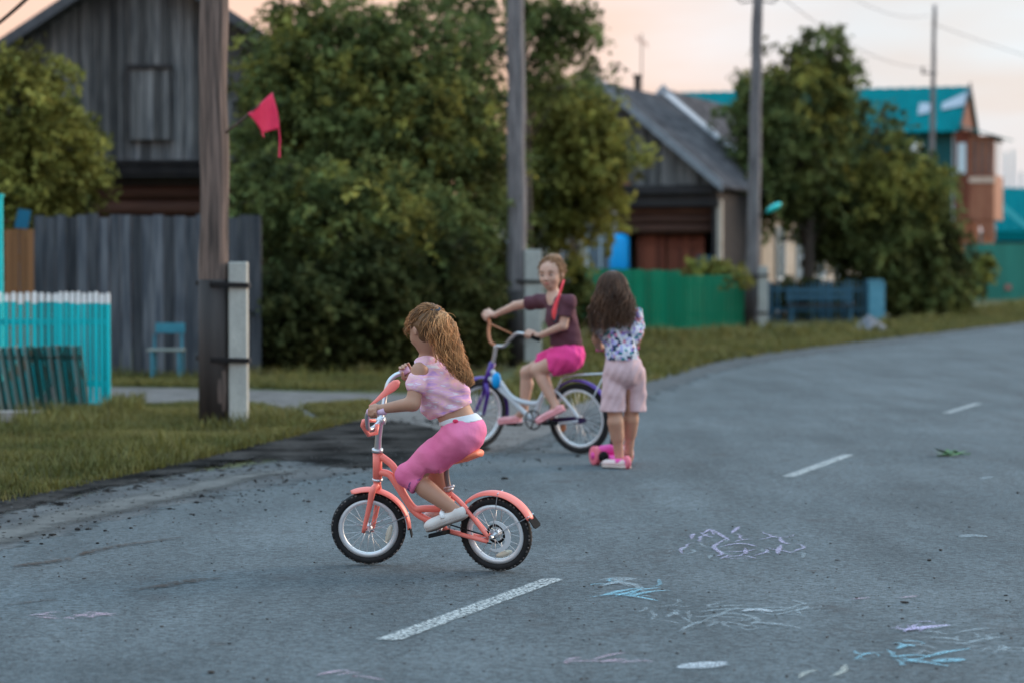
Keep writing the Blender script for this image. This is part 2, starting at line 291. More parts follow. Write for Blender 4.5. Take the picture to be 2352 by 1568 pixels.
def chalk(strokes, c, w=.014, zz=.018):
    mb = MB(); E = []
    for si, st in enumerate(strokes):
        ww = w
        if isinstance(st, tuple): st, ww = st
        ww = ww*1.0+.003
        pts = catmull([G(*p) for p in st], 14)
        vs = []
        for i, p in enumerate(pts):
            t_ = nrm(pts[min(i+1, 13)]-pts[max(i-1, 0)]); s = np.cross(t_, V(0, 0, 1)); f = math.sin(math.pi*(i+.4)/14)**.5
            for j in (-1, -.4, .4, 1):
                q = p+s*ww*j*f; vs.append(V(q[0], q[1], zz+.00012*si)); E.append((1-abs(j))*ww-.006+.010*f)
        mb.add(vs, [(i*4+j, (i+1)*4+j, (i+1)*4+j+1, i*4+j+1) for i in range(13) for j in range(3)])
    mb.extra['e'] = E; tag(mb.build('chalk_drawing', CH[c]), kind='structure')
def scrib(x0, y0, x1, y1, n, jit, seed):
    r = random.Random(seed); o = []
    for i in range(n):
        a = (x0+r.random()*(x1-x0), y0+r.random()*(y1-y0)); ln = jit*(.5+r.random()); th = r.uniform(-.25, .15)
        o.append([a, (a[0]+ln*.5, a[1]+ln*.5*th-3), (a[0]+ln, a[1]+ln*th)])
    return o
chalk([[(1588, 1245), (1590, 1235), (1596, 1232)], [(1615, 1232), (1632, 1222), (1640, 1235)], [(1680, 1232), (1690, 1222), (1699, 1215)], [(1675, 1240), (1640, 1262), (1658, 1278), (1645, 1285)],
       [(1712, 1265), (1713, 1275), (1711, 1280)], [(1790, 1240), (1798, 1252), (1815, 1256)], [(1795, 1258), (1788, 1270), (1786, 1280)], [(1640, 1225), (1675, 1248)], [(1655, 1262), (1700, 1255), (1740, 1262)]], 'lilac', .012)
chalk([[(1390, 1342), (1430, 1335), (1475, 1340)], [(1400, 1350), (1440, 1345), (1470, 1358), (1478, 1368)], [(1405, 1336), (1450, 1356)]]+scrib(1370, 1340, 1420, 1356, 5, 60, 1), 'faint', .016)
chalk([([(1380, 1376), (1420, 1366), (1455, 1360)], .018), ([(1385, 1374), (1440, 1372), (1500, 1378)], .014)]+scrib(1370, 1368, 1450, 1380, 4, 90, 2), 'blue', .014)
chalk([([(1705, 1412), (1740, 1408), (1775, 1414)], .028)], 'white', .03)
chalk([([(1556, 1543), (1600, 1540), (1668, 1535)], .05), ([(1565, 1537), (1620, 1533), (1670, 1531)], .03)], 'white', .05)
chalk(scrib(1520, 1405, 1820, 1445, 9, 90, 3)+scrib(2090, 1455, 2220, 1500, 6, 90, 4)+[[(1600, 1445), (1640, 1425), (1690, 1418), (1740, 1432), (1720, 1446), (1660, 1452)], [(1720, 1405), (1790, 1412), (1830, 1400), (1860, 1392)], [(1560, 1460), (1600, 1440), (1650, 1434)]], 'faint', .013)
chalk([([(2140, 1529), (2180, 1526), (2218, 1524)], .035), ([(2060, 1500), (2082, 1491), (2100, 1494)], .02)]+scrib(1990, 1515, 2110, 1530, 4, 90, 5), 'blue', .015)
chalk([([(2080, 1456), (2120, 1450), (2180, 1444)], .03)], 'lilac', .018)
def zig(x0, y0, x1, y1, n, seed):
    r = random.Random(seed); o = []
    for _ in range(n):
        x, y = r.uniform(x0, x1), r.uniform(y0, y1); th = r.uniform(0, 6.28); p = [(x, y)]
        for k in range(r.randint(3, 6)): th += r.uniform(-1.1, 1.1); x += 17*math.cos(th)*r.uniform(.6, 1.6); y = min(y1+8, max(y0-8, y+5*math.sin(th))); x = min(x1+25, max(x0-25, x)); p.append((x+r.uniform(-1, 1), y))
        o.append(p)
    return o
chalk(zig(1480, 1395, 1860, 1455, 30, 31)+zig(1560, 1255, 1820, 1290, 8, 32)+zig(2060, 1470, 2330, 1510, 14, 33), 'faint', .009)
chalk(zig(1380, 1340, 1490, 1375, 8, 34)+zig(1990, 1490, 2120, 1530, 8, 35), 'blue', .008); chalk(zig(1590, 1225, 1820, 1282, 14, 36)+zig(2040, 1440, 2200, 1462, 6, 37), 'lilac', .008)
CH['dirt'] = ragged(mat('brown_dirt_streak', (.055, .035, .025), (.09, .06, .045), .95, 12, spec=.05), nscale=7, amp=.03, soft=.04, keep=(40, .36, .62, .85))
chalk([([(275, 1367), (380, 1352), (440, 1340), (520, 1334)], .045), ([(15, 1397), (80, 1390), (130, 1386)], .035), ([(25, 1309), (90, 1300), (165, 1290)], .05), ([(866, 1392), (900, 1394), (930, 1391)], .03), ([(430, 1345), (470, 1340)], .04), ([(1850, 1320), (1900, 1316)], .03), ([(480, 1490), (520, 1488)], .02), ([(150, 1290), (260, 1262), (420, 1240)], .04)], 'dirt')
mdust = ragged(mat('pale_dust', (.085, .085, .083), (.150, .148, .143), .95, 4, spec=.05, fine=40), nscale=1.8, amp=.35, soft=.4)
ribbon('dust_streak', [(-250, 1262), (0, 1205), (180, 1158), (400, 1112), (560, 1082), (660, 1078), (770, 1072)], [(-250, 1330), (0, 1268), (180, 1215), (400, 1162), (560, 1118), (670, 1096), (775, 1075)], .0165, mdust, off=.12)
chalk([([(1835, 1568), (1850, 1555), (1880, 1548)], .014), ([(1905, 1566), (1935, 1552), (1942, 1535)], .014)], 'cream', .014)
chalk([[(1300, 1535), (1320, 1528), (1500, 1530)], [(1950, 1385), (2000, 1380)], [(2060, 1382), (2110, 1376)], [(190, 1418), (215, 1415), (262, 1424)], [(200, 1427), (240, 1420), (268, 1418)], [(80, 1425), (140, 1430)], [(60, 1424), (90, 1420), (130, 1424)]]+scrib(1290, 1525, 1500, 1535, 5, 70, 7)+scrib(85, 1418, 240, 1430, 5, 40, 17)+scrib(700, 1558, 850, 1566, 4, 60, 18), 'pink', .012)
chalk([([(2205, 1240), (2235, 1236), (2262, 1240)], .05), ([(2255, 1105), (2270, 1101), (2282, 1100)], .035)], 'faint', .03)
# crumbs, stones and leaf litter lying on the road: uncountable
mlit = mat('road_litter', (.02, .018, .016), (.06, .05, .045), .9, 30, tint=.5)
mb = MB()
for i in range(420):
    x, y = rng.uniform(-50, 2400), rng.uniform(1110, 1566)
    if y < 1240-(x)*.22: continue
    c = G(x, y, .018); s = rng.choice([.003, .0045, .006, .010], p=[.55, .3, .13, .02]); ax = frame3(rng.uniform(0, 180))
    mb.ell(c, (s*rng.uniform(1, 2.2), s, s*.5), ax, 6, 4, rng.random())
tag(mb.build('road_litter', mlit), kind='stuff')
mb = MB()
for i in range(500):      # loose gravel on the shoulder
    x = rng.uniform(-20, 1300); y0 = 1180-x*.165; y = y0+rng.normal(20, 22)
    c = G(x, y, .014); s = rng.uniform(.003, .008); mb.ell(c, (s*rng.uniform(1, 1.6), s, s*.6), frame3(rng.uniform(0, 180)), 5, 3, rng.random())
tag(mb.build('loose_gravel', mat('loose_gravel', (.05, .05, .053), (.10, .10, .10), .9, 9, tint=.6)), kind='stuff')
mb = MB()
for i in range(1300):      # clods of dark earth turned up along the verge
    x = rng.uniform(-30, 1070); f = rng.random(); up_ = np.interp(x, [-30, 0, 350, 620, 800, 1000, 1250], [1150, 1142, 1066, 1005, 970, 955, 945]); lo_ = np.interp(x, [-30, 350, 620, 820, 1060, 1250], [1195, 1120, 1095, 1075, 1045, 1010])
    c = G(x, up_+(lo_-up_)*f, .006); s = abs(rng.normal(0, .009))+.004; mb.ell(c, (s*rng.uniform(1, 1.7), s, s*rng.uniform(.3, .6)), frame3(rng.uniform(0, 180)), 6, 4, rng.random())
for i in range(350):      # earth crumbs carried out on to the asphalt
    x = rng.uniform(-30, 1400); y0 = np.interp(x, [-30, 350, 700, 1000, 1250, 1400], [1215, 1135, 1095, 1062, 1010, 960]); y = y0+abs(rng.normal(0, 38))-12
    c = G(x, y, .016); s = abs(rng.normal(0, .006))+.003; mb.ell(c, (s*rng.uniform(1, 1.8), s, s*rng.uniform(.3, .6)), frame3(rng.uniform(0, 180)), 5, 3, rng.random())
tag(mb.build('soil_clods', mat('soil_clods', (.014, .013, .013), (.055, .05, .047), .95, 5, tint=.6, spec=.02)), kind='stuff')
# fallen leafy twig
mb = MB(); c = G(2190, 1045, .02)
for i in range(9):
    a = rng.uniform(0, 6.28); d = V(math.cos(a), math.sin(a), .12+.3*rng.random()); s = V(-d[1], d[0], .15); L_ = .1+.08*rng.random(); o_ = c+V(rng.normal(0, .05), rng.normal(0, .05), 0)
    mb.add([o_, o_+d*L_*.5+s*.03, o_+d*L_, o_+d*L_*.5-s*.03], [(0, 1, 2, 3)], rng.random())
mb.tube([c-V(.12, 0, 0), c+V(.13, .03, .01)], .004, 5)
tag(mb.build('fallen_twig', mat('fresh_leaf', (.05, .13, .04), (.08, .17, .05), .6, 9, tint=.3), origin=c), 'fallen green leafy twig lying on the asphalt at right', 'twig')
# ---------------- grass blades ----------------
mgrass = mat('grass_blades', (.072, .082, .018), (.175, .150, .045), .7, .8, tint=.5, trans=.25)
def inside(poly, x, y):
    c = False; n_ = len(poly)
    for i in range(n_):
        (x1, y1), (x2, y2) = poly[i], poly[(i+1) % n_]
        if (y1 > y) != (y2 > y) and x < (x2-x1)*(y-y1)/(y2-y1)+x1: c = not c
    return c
def grass(polys, n, h, wd, name='grass'):
    V4 = []; T = []; cnt = 0
    for poly, share in polys:
        wp = [tuple(G(*p)[:2]) for p in poly]; xs = [p[0] for p in wp]; ys = [p[1] for p in wp]; k = 0; tries = 0; target = int(n*share)
        while k < target and tries < target*12:
            tries += 1
            x, y = random.uniform(min(xs), max(xs)), random.uniform(min(ys), max(ys))
            if not inside(wp, x, y): continue
            clump = .5+.5*math.sin(x*2.3+math.sin(y*1.7)*2)*math.sin(y*2.9+x)
            if random.random() > .35+.65*clump: continue
            k += 1; bh = h*random.uniform(.3, 1)*(.5+.8*clump); tn = min(1, max(0, random.gauss(.35+.3*clump, .25)))
            for j in range(3):
                a = random.uniform(0, 6.283); ox, oy = x+random.gauss(0, .02), y+random.gauss(0, .02); la = random.uniform(.1, .8)*bh
                sx, sy = -math.sin(a)*wd/2, math.cos(a)*wd/2; dx, dy = math.cos(a)*la, math.sin(a)*la
                V4 += [(ox-sx, oy-sy, 0), (ox+sx, oy+sy, 0), (ox+sx*.7+dx*.4, oy+sy*.7+dy*.4, bh*.6), (ox-sx*.7+dx*.4, oy-sy*.7+dy*.4, bh*.6), (ox+dx, oy+dy, bh)]; T += [tn]*5; cnt += 1
    mb = MB(); fs = []
    for i in range(cnt): b_ = i*5; fs += [(b_, b_+1, b_+2, b_+3), (b_+3, b_+2, b_+4)]
    mb.add(V4, fs, T); tag(mb.build(name, mgrass), kind='stuff')
grass([([(-60, 1000), (100, 965), (260, 935), (600, 938), (690, 968), (860, 955), (800, 972), (640, 1012), (400, 1070), (180, 1118), (-60, 1168)], .72),
       ([(250, 872), (620, 870), (1150, 872), (1150, 905), (600, 892), (255, 886)], .20), ([(700, 935), (850, 935), (850, 950), (740, 960)], .08)], 36000, .10, .009)
grass([([(1250, 780), (1480, 772), (1720, 762), (1960, 752), (2240, 712), (2352, 692), (2400, 690), (2400, 735), (2050, 778), (1850, 802), (1650, 832), (1490, 880), (1300, 940), (1150, 905)], 1)], 26000, .13, .022)

WEEDS = [[(540, 960), (700, 955), (700, 985), (560, 992)], [(430, 968), (600, 968), (600, 1000), (430, 1000)], [(240, 925), (330, 925), (330, 960), (240, 960)], [(-40, 975), (250, 955), (330, 985), (-40, 1030)], [(560, 862), (1150, 862), (1150, 885), (560, 885)], [(250, 862), (590, 862), (590, 876), (250, 876)], [(0, 1110), (420, 1035), (430, 1060), (0, 1140)]]
grass([(w_, 1/7) for w_ in WEEDS], 2600, .20, .012, 'weeds')
grass([([(1250, 790), (1480, 778), (1740, 765), (1740, 782), (1480, 800), (1250, 830)], .5), ([(1740, 760), (2060, 745), (2240, 716), (2360, 696), (2360, 712), (2060, 765), (1740, 785)], .5)], 2600, .28, .03, 'weeds')
# ---------------- utility poles ----------------
def pole(px0, px1, ybase, Z, r0, r1, top, pm, tarred, stub, bands, label, extra=None):
    b = G(px0, ybase); b = V((px0-CX)/F*Z, Z, 0); t = V((px1-CX)/F*Z, Z, top)
    T_ = thing('utility_pole', label, 'utility pole', b, 'wooden utility poles along the street')
    mb = MB(); n_ = 26; pts = [b+(t-b)*i/n_+V(.008*math.sin(i*1.3), 0, 0) for i in range(n_+1)]
    mb.tube([p-V(0, 0, .1) if i == 0 else p for i, p in enumerate(pts)], [r0+(r1-r0)*(i/n_)+.005*math.sin(i*2.1) for i in range(n_+1)], 20)
    mb.build('pole', pm, T_, True)
    if tarred:
        mb = MB(); mb.tube([b-V(0, 0, .1), b+V(0, 0, tarred*.5), b+V(0, 0, tarred)], [r0+.006, r0+.005, r0+.003], 20); mb.build('tarred_foot', M['tar'], T_, True)
    if stub:
        (sx, sw, sh) = stub; c = b+V(sx, -.02, 0)
        mb = MB(); mb.box(c+V(0, 0, sh/2-.05), (sw, sw*.9, sh+.1)); mb.build('concrete_stub', M['concrete'], T_, bevel=.012)
        for z in bands:
            mb = MB(); pts = []
            x0, x1 = b[0]-r0-.018, c[0]+sw/2+.014
            for k in range(3):
                zz = z+(k-1)*.014
                mb.tube([V(b[0], b[1]-r0-.012, zz), V(x1, c[1]-sw*.45-.012, zz-.01), V(x1, c[1]+sw*.45, zz-.01), V(b[0], b[1]+r0+.012, zz), V(x0-.004, b[1], zz+.01), V(b[0], b[1]-r0-.012, zz)], .008, 6, cap=False)
            mb.build('wire_band', M['iron'], T_)
    return T_, b
T1, b1 = pole(491, 498, 985, 20.75, .128, .112, 9.2, M['pole'], 1.28, (.2155, .158, 1.43), (1.24, .60), 'thick brown wooden pole nearest the camera carrying the red flag')
T2, b2 = pole(1189, 1181, 840, 34.0, .142, .105, 9.2, M['pole_grey'], 1.05, (.215, .24, 1.62), (1.18, .42), 'grey wooden pole in front of the big tree behind the boy-height bicycle'.replace('boy-height ', 'purple '))
T3, b3 = pole(1727, 1741, 760, 51.8, .155, .10, 9.0, M['pole_grey'], 1.15, (.23, .21, 1.38), (1.19, .39), 'grey wooden pole standing at the right end of the green fence')
T4, b4 = pole(2134, 2143, 690, 96, .15, .07, 11.7, M['pole_grey'], 0, None, (), 'most distant pole, thin and dark, rising before the teal roof')
for T_, b_, z, w_ in ((T4, b4, 11.2, .5), (T4, b4, 9.3, .28), (T3, b3, 7.0, .9)):
    pass
mb = MB(); mb.tube([b4+V(-.35, 0, 9.0), b4+V(.25, 0, 9.0)], .035, 6); mb.tube([b4+V(-.3, 0, 9.0), b4+V(-.3, 0, 9.25)], .05, 6); mb.build('crossarm', M['iron'], T4)
for s in (-1, 1):
    mb = MB(); c = b3+V(.1, 0, 7.05); mb.tube([c, c+V(s*.35, 0, -.05), c+V(s*.42, 0, .08)], .018, 6); mb.tube([c+V(s*.42, 0, .02), c+V(s*.42, 0, .18)], [.05, .035], 8); mb.build('insulator_hook', M['iron'], T3)
mb = MB(); c = b4+V(0, 0, 11.3)
# turquoise lamp hood bracketed off the pole at the green fence
mb = MB(); a = b3+V(.12, -.1, 2.45)
mb.tube([a, a+V(.2, -.05, .12), P(1768, 480, 51.5)], .018, 6); mb.build('lamp_bracket', M['iron'], T3)
c = P(1777, 478, 51.5); ax = np.array([nrm([.8, 0, .5]), [0, 1, 0], nrm([-.5, 0, .8])])
mb = MB(); mb.ell(c, (.19, .17, .07), ax, 18, 8); mb.build('lamp_hood', M['lampshade'], T3, True)
# cables
def cable(a, b, sag, r, label):
    mb = MB(); a = np.asarray(a, float); b = np.asarray(b, float); n_ = 24
    mb.tube([a+(b-a)*i/n_-V(0, 0, sag*4*(i/n_)*(1-i/n_)) for i in range(n_+1)], r, 5)
    tag(mb.build('power_cable', M['cable'], origin=a), label, 'cable', 'overhead power cables')
cable(b3+V(.52, 0, 7.2), b4+V(.1, 0, 9.25), .5, .009, 'thin cable sagging between the green-fence pole and distant pole')
cable(b3+V(.2, 0, 8.6), b4+V(0, 0, 11.3), .7, .009, 'upper thin cable reaching the top of the distant pole')
cable(b4+V(0, 0, 11.0), V(34, 120, 10.2), .5, .012, 'thin cable leaving the distant pole towards the right')
cable(P(-60, 95, 22), P(80, -20, 20.6), .02, .018, 'dark thick cable crossing the sky at top left corner')
cable(b2+V(0, 0, 8.9), b3+V(0, 0, 8.8), .4, .009, 'cable between the two middle poles above the frame')
# flag on pole 1
fl = thing('flag', 'pink red plastic flag on a stick fixed to the brown pole', 'flag', P(520, 305, 20.6))
mb = MB(); mb.tube([P(519, 305, 20.62), P(545, 285, 20.5), P(572, 262, 20.42), P(627, 214, 20.3)], [.014, .012, .009, .007], 8); mb.build('stick', M['pole'], fl, True)
mb = MB(); gv = []; nn = 12
A_, B_, C_, D_ = P(569, 262, 20.40), P(626, 214, 20.28), P(641, 296, 20.22), P(602, 307, 20.33)
for i in range(nn+1):
    for j in range(nn+1):
        s, t_ = i/nn, j/nn; p = (A_*(1-s)+B_*s)*(1-t_)+(D_*(1-s)+C_*s)*t_
        bulge = V(.012*math.sin(t_*3), .03*math.sin(s*5+t_*3), -.02*math.sin(s*3.14)*t_*(1-t_)*4); gv.append(p+bulge)
mb.add(gv, [(i*(nn+1)+j, (i+1)*(nn+1)+j, (i+1)*(nn+1)+j+1, i*(nn+1)+j+1) for i in range(nn) for j in range(nn)]); o = mb.build('flag_cloth', M['flag'], fl, True)
md = o.modifiers.new('solid', 'SOLIDIFY'); md.thickness = .002
mb = MB(); mb.tube([P(641, 296, 20.22), P(643, 325, 20.22), P(642, 345, 20.22), P(642, 362, 20.22)], [.005, .006, .006, .009], 6, flat=.4); mb.build('ribbon', M['flag'], fl)
mb = MB(); mb.tube([P(602, 305, 20.33), P(606, 316, 20.33)], [.012, .004], 6); mb.build('torn_corner', M['flag'], fl)
# ---------------- generic boards ----------------
def planks(mb, a, b, zb, zt, w_, th, mi=0, gap=.006, jit=.02, off=None, topf=None, zbf=None):
    """vertical planks standing side by side between ground points a and b"""
    a = V(a[0], a[1], 0); b = V(b[0], b[1], 0); L_ = np.linalg.norm(b-a); d = (b-a)/L_; nrml = np.cross(d, V(0, 0, 1)); n_ = max(1, int(L_/w_)); w2 = L_/n_
    for i in range(n_):
        c = a+d*(i+.5)*w2+nrml*random.uniform(0, .012); f = (i+.5)/n_
        z1 = (topf(f) if topf else zt)+random.uniform(-jit, jit); z0 = zbf(f) if zbf else zb
        if z1-z0 < .03: continue
        mb.box(V(c[0], c[1], (z0+z1)/2), (w2-gap*random.uniform(.5, 2), th, z1-z0), np.array([d, nrml, [0, 0, 1]]), random.random(), mi)
# grey fence left (30.5 m)
gf = thing('plank_fence', 'tall weathered grey plank fence behind the thick brown pole', 'fence', V(-4.3, 30.6, 0))
mb = MB(); planks(mb, P(78, 600, 30.6), P(600, 600, 30.6), .03, 2.03, .135, .022, jit=.03); mb.build('plank_panel', M['wood_fence'], gf)
for z in (.5, 1.6): mb = MB(); mb.box((P(78, 600, 30.66)+P(600, 600, 30.66))/2*V(1, 1, 0)+V(0, 0, z), (2.87, .05, .08)); mb.build('rail', M['wood_fence'], gf)
for x in (90, 335, 590):
    mb = MB(); q = P(x, 600, 30.72); mb.box(V(q[0], q[1], .98), (.11, .11, 1.96)); mb.build('post', M['wood_dark'], gf)
# brown gate panel & blue board & teal post
br = thing('board_gate', 'orange brown plank gate panel at the left edge', 'gate', V(*P(44, 600, 30.2)[:2], 0))
mb = MB(); planks(mb, P(11, 600, 30.2), P(79, 600, 30.2), .03, 1.4+(610-527)/183.9, .075, .025, jit=.004); mb.build('plank_panel', M['brownboard'], br)
for z in (.6, 1.5): mb = MB(); mb.box(V(*P(45, 600, 30.26)[:2], z), (.36, .04, .08)); mb.build('rail', M['brownboard'], br)
mb = MB(); p0, p1, p2, p3 = P(33, 523, 30.4), P(63, 526, 30.4), P(70, 484, 30.4), P(42, 480, 30.4)
mb.prism([p0, p1, p2, p3], V(0, .04, 0)); mb.tube([P(48, 525, 30.45), P(48, 700, 30.45)], .02, 6)
tag(mb.build('painted_board', mat('deep_blue_paint', (.0, .10, .19), (.0, .13, .23), .5, 6), origin=P(48, 600, 30.4)*V(1, 1, 0)), 'small tilted deep blue board standing above the orange brown gate', 'board')
mb = MB(); q = P(0, 600, 25.5); mb.box(V(q[0]-.02, q[1], 1.06), (.09, .09, 2.12)); mb.box(V(q[0]-.02, q[1], 2.135), (.11, .11, .03)); mb.box(V(q[0]-.06, q[1]+.05, 2.45), (.03, .03, .6))
tag(mb.build('fence_post', M['teal'], origin=V(q[0], q[1], 0)), 'tall turquoise gate post cut by the left edge', 'post')
# teal picket fence
tf = thing('picket_fence', 'turquoise picket fence with white tips', 'fence', V(*P(127, 700, 23.6)[:2], 0))
mb = MB(); xs = [-130+16.1*i for i in range(17)]+[139+13.6*i for i in range(9)]
ppm = F/23.6
for x in xs:
    q = P(x, 700, 23.6); wd = .046 if x < 139 else .043
    wd *= random.uniform(.92, 1.05); z1 = 1.4+(610-695)/ppm+random.uniform(-.012, .012); zt = 1.4+(610-672)/ppm+random.uniform(-.012, .012)
    mb.box(V(q[0], q[1]+.0, (.06+z1)/2), (wd, .022, z1-.06), None, random.random(), 0)
    mb.box(V(q[0], q[1], (z1+zt)/2-.008), (wd*1.0, .024, zt-z1-.016), None, .6, 1, 1.0)
    mb.prism([V(q[0]-wd/2, q[1]-.012, zt-.02), V(q[0]+wd/2, q[1]-.012, zt-.02), V(q[0]+wd*.25, q[1]-.012, zt), V(q[0]-wd*.25, q[1]-.012, zt)], V(0, .024, 0), .6, 1)
mb.build('picket_panel', [M['teal'], M['white_paint']], tf)
for z in (.25, .85):
    mb = MB(); c = P(60, 700, 23.63); mb.box(V(c[0], c[1], z), (1.63, .035, .06)); mb.build('rail', M['teal'], tf)
mb = MB(); q = P(251, 700, 23.66); mb.box(V(q[0]-.03, q[1], .52), (.07, .07, 1.04)); mb.build('post', M['wood_dark'], tf)
mb = MB(); q = P(232, 700, 23.58); mb.box(V(q[0]-.02, q[1]-.01, .045), (.26, .05, .05)); mb.build('bottom_rail', M['teal'], tf)
# low dark green leaning slats
gs = thing('slat_fence', 'low dark green slat fence leaning before the turquoise pickets', 'fence', V(*P(90, 900, 22.9)[:2], 0))
mb = MB(); ppm = F/22.9
for i in range(30):
    xb = -60+i*8.9; xt = xb-26+i*.42; a = P(xb+6, 961, 22.9); b = P(xt, 795+random.uniform(-3, 3), 22.98)
    if i % 2 == 0: mb.tube([a, (a+b)/2, b], .018, 4, random.random(), 0, flat=1.3)
    else: mb.tube([a+V(0, .012, 0), b+V(0, .012, 0)], .015, 4, random.random(), 1 if random.random() < .7 else 0, flat=1.2)
mb.build('slat_panel', [M['greenslat'], M['greyslat']], gs)
for y in (820, 935):
    mb = MB(); mb.tube([P(-60, y, 23.02), P(188, y, 23.02)], .022, 4); mb.build('rail', M['greenslat'], gs)
mb = MB(); c = (P(-60, 973, 21.7)+P(97, 973, 21.7))/2
mb.box(V(c[0], 21.75, .045), (.62, .16, .10), None, .5); tag(mb.build('concrete_kerb', mat('pinkish_concrete', (.24, .21, .20), (.33, .30, .29), .9, 6, bump=.4, fine=60), bevel=.012, origin=V(c[0], 21.75, 0)), 'short concrete block lying in grass before the green slats', 'kerb block')
# chair
ch = thing('chair', 'small light blue wooden chair against the grey fence', 'chair', V(*P(385, 850, 29.7)[:2], 0))
mchair = mat('worn_light_blue_paint', (.02, .14, .20), (.05, .24, .31), .6, 9, bump=.2, tint=.3); ppm = F/29.9
def cb(x0, x1, y0, y1, z0, z1, m=mchair, nm='leg'):
    mb = MB(); a = P(x0, y0, z0); b = P(x1, y1, z1); c = (a+b)/2; mb.box(c, (abs(b[0]-a[0]), max(.03, abs(z1-z0)), abs(a[2]-b[2]))); mb.build(nm, m, ch, bevel=.004)
cb(357, 425, 742, 765, 30.0, 30.0, nm='backrest'); cb(352, 358, 768, 800, 30.0, 30.03, nm='back_post'); cb(414, 421, 765, 800, 30.0, 30.03, nm='back_post')
mb = MB(); mb.box((P(340, 803, 29.8)+P(424, 803, 29.8))/2, (.44, .34, .025)); mb.build('seat', M['greyslat'], ch, bevel=.004)
for (x, z) in ((349, 29.66), (411, 29.66), (357, 29.98), (420, 29.98)):
    mb = MB(); a = P(x, 806, z); mb.box(V(a[0], a[1], a[2]/2), (.032, .032, a[2])); mb.build('leg', mchair, ch)
# ---------------- house builders ----------------
def roof_slab(mb, A, B, C, D, th, ribs=0, tint=.5, mi=0):
    A, B, C, D = [np.asarray(x, float) for x in (A, B, C, D)]; n_ = nrm(np.cross(B-A, D-A))
    if n_[2] < 0: n_ = -n_
    if not ribs: mb.prism([A, B, C, D], n_*th, tint, mi); return
    vs = []; k = ribs*4
    for i in range(k+1):
        f = i/k; o_ = n_*(th+.035*math.cos(2*math.pi*i/4)); lo = A+(B-A)*f; hi = D+(C-D)*f; vs += [lo+o_, hi+o_, lo, hi]
    fs = []
    for i in range(k): a = i*4; b = a+4; fs += [(a, b, b+1, a+1), (a+2, a+3, b+3, b+2), (a, a+2, b+2, b), (a+1, b+1, b+3, a+3)]
    fs += [(0, 1, 3, 2), (k*4, k*4+2, k*4+3, k*4+1)]
    mb.add(vs, fs, tint, mi)
def window(parent, c, ax, w_, h_, fm, n_=2):
    """frame around the opening, its pane and bars set in it; c = centre of the outer face, ax[1] points into the wall"""
    mb = MB(); t_ = .07*max(w_, .6)
    for s in (-1, 1):
        mb.box(c+ax[0]*s*(w_/2+t_/2)-ax[1]*.02, (t_, .06, h_+2*t_), ax); mb.box(c+ax[2]*s*(h_/2+t_/2)-ax[1]*.022, (w_, .06, t_), ax)
    for k in range(1, n_): mb.box(c+ax[0]*(k/n_-.5)*w_-ax[1]*.01, (.035, .03, h_), ax)
    mb.box(c+ax[2]*h_*.2-ax[1]*.008, (w_, .03, .035), ax)
    o = mb.build('window', fm, parent); mb = MB(); mb.box(c+ax[1]*.02, (w_, .02, h_), ax); mb.build('pane', M['glass'], o)
# house 1: grey plank gable
H1 = V((329-CX)/F*41, 41, 0); h1 = thing('wooden_house', 'old log house with a big grey plank gable at left', 'house', H1)
HW = 5.13; Z0 = 3.10; ZA = 6.48; slope = (ZA-Z0)/HW
mb = MB(); planks(mb, H1+V(-HW, 0, 0), H1+V(HW, 0, 0), Z0+.05, 0, .17, .03, gap=.012, jit=0, topf=lambda f: ZA-abs(f-.5)*2*HW*slope+.02)
for i in range(58):    # cover strips
    x = -HW+i*.177+random.uniform(-.02, .02); zt = ZA-abs(x)*slope
    if zt-Z0 > .15: mb.box(H1+V(x, -.03, (Z0+zt)/2+.03), (.045, .03, zt-Z0-.06), None, random.random())
mb.prism([H1+V(-HW, .03, Z0), H1+V(HW, .03, Z0), H1+V(0, .03, ZA)], V(0, .05, 0), .1); mb.build('gable', M['wood_grey'], h1)
mb = MB(); cx = P(345, 240, 40.9)[0]; planks(mb, V(cx-.333, 40.88, 0), V(cx+.333, 40.88, 0), P(0, 322, 41)[2], P(0, 160, 41)[2], .115, .03, jit=.01); o = mb.build('hatch_door', M['wood_grey'], h1)
mb = MB(); mb.box(V(cx, 40.85, P(0, 157, 41)[2]+.02), (.80, .08, .06)); mb.box(V(cx-.36, 40.88, P(0, 240, 41)[2]), (.035, .06, 1.23)); mb.box(V(cx+.36, 40.88, P(0, 240, 41)[2]), (.035, .06, 1.23)); mb.build('hatch_frame', M['wood_dark'], h1)
mb = MB(); planks(mb, V(cx-.31, 40.9, 0), V(cx+.31, 40.9, 0), P(0, 150, 41)[2], P(0, -60, 41)[2], .11, .03, jit=.01); mb.build('upper_hatch', M['wood_grey'], h1)
mb = MB()
for s in (-1, 1):
    A = H1+V(s*(HW+.5), -.55, Z0-.5*slope); D = H1+V(0, -.55, ZA+.0); C = D+V(0, 9.0, 0); B = A+V(0, 9.0, 0)
    roof_slab(mb, A+V(0, 0, .02), B+V(0, 0, .02), C+V(0, 0, .02), D+V(0, 0, .02), .09, 0, .4)
mb.build('roof', M['roof_wood'], h1)
for s in (-1, 1):
    mb = MB(); A = H1+V(s*(HW+.52), -.585, Z0-.52*slope); D = H1+V(0, -.585, ZA); mb.prism([A, D, D+V(0, 0, .2), A+V(0, 0, .2)], V(0, .03, 0), .7); mb.build('bargeboard', M['roof_wood'], h1)
mb = MB()
for k in range(4): mb.box(H1+V(0, -.05-.03*k-.12, Z0+.02-.085*k+.04), (2*HW, .26-.0*k, .03), None, random.random())
mb.box(H1+V(0, -.02, Z0-.17), (2*HW, .1, .34), None, .3); mb.build('cornice', M['wood_dark'], h1)
mb = MB()
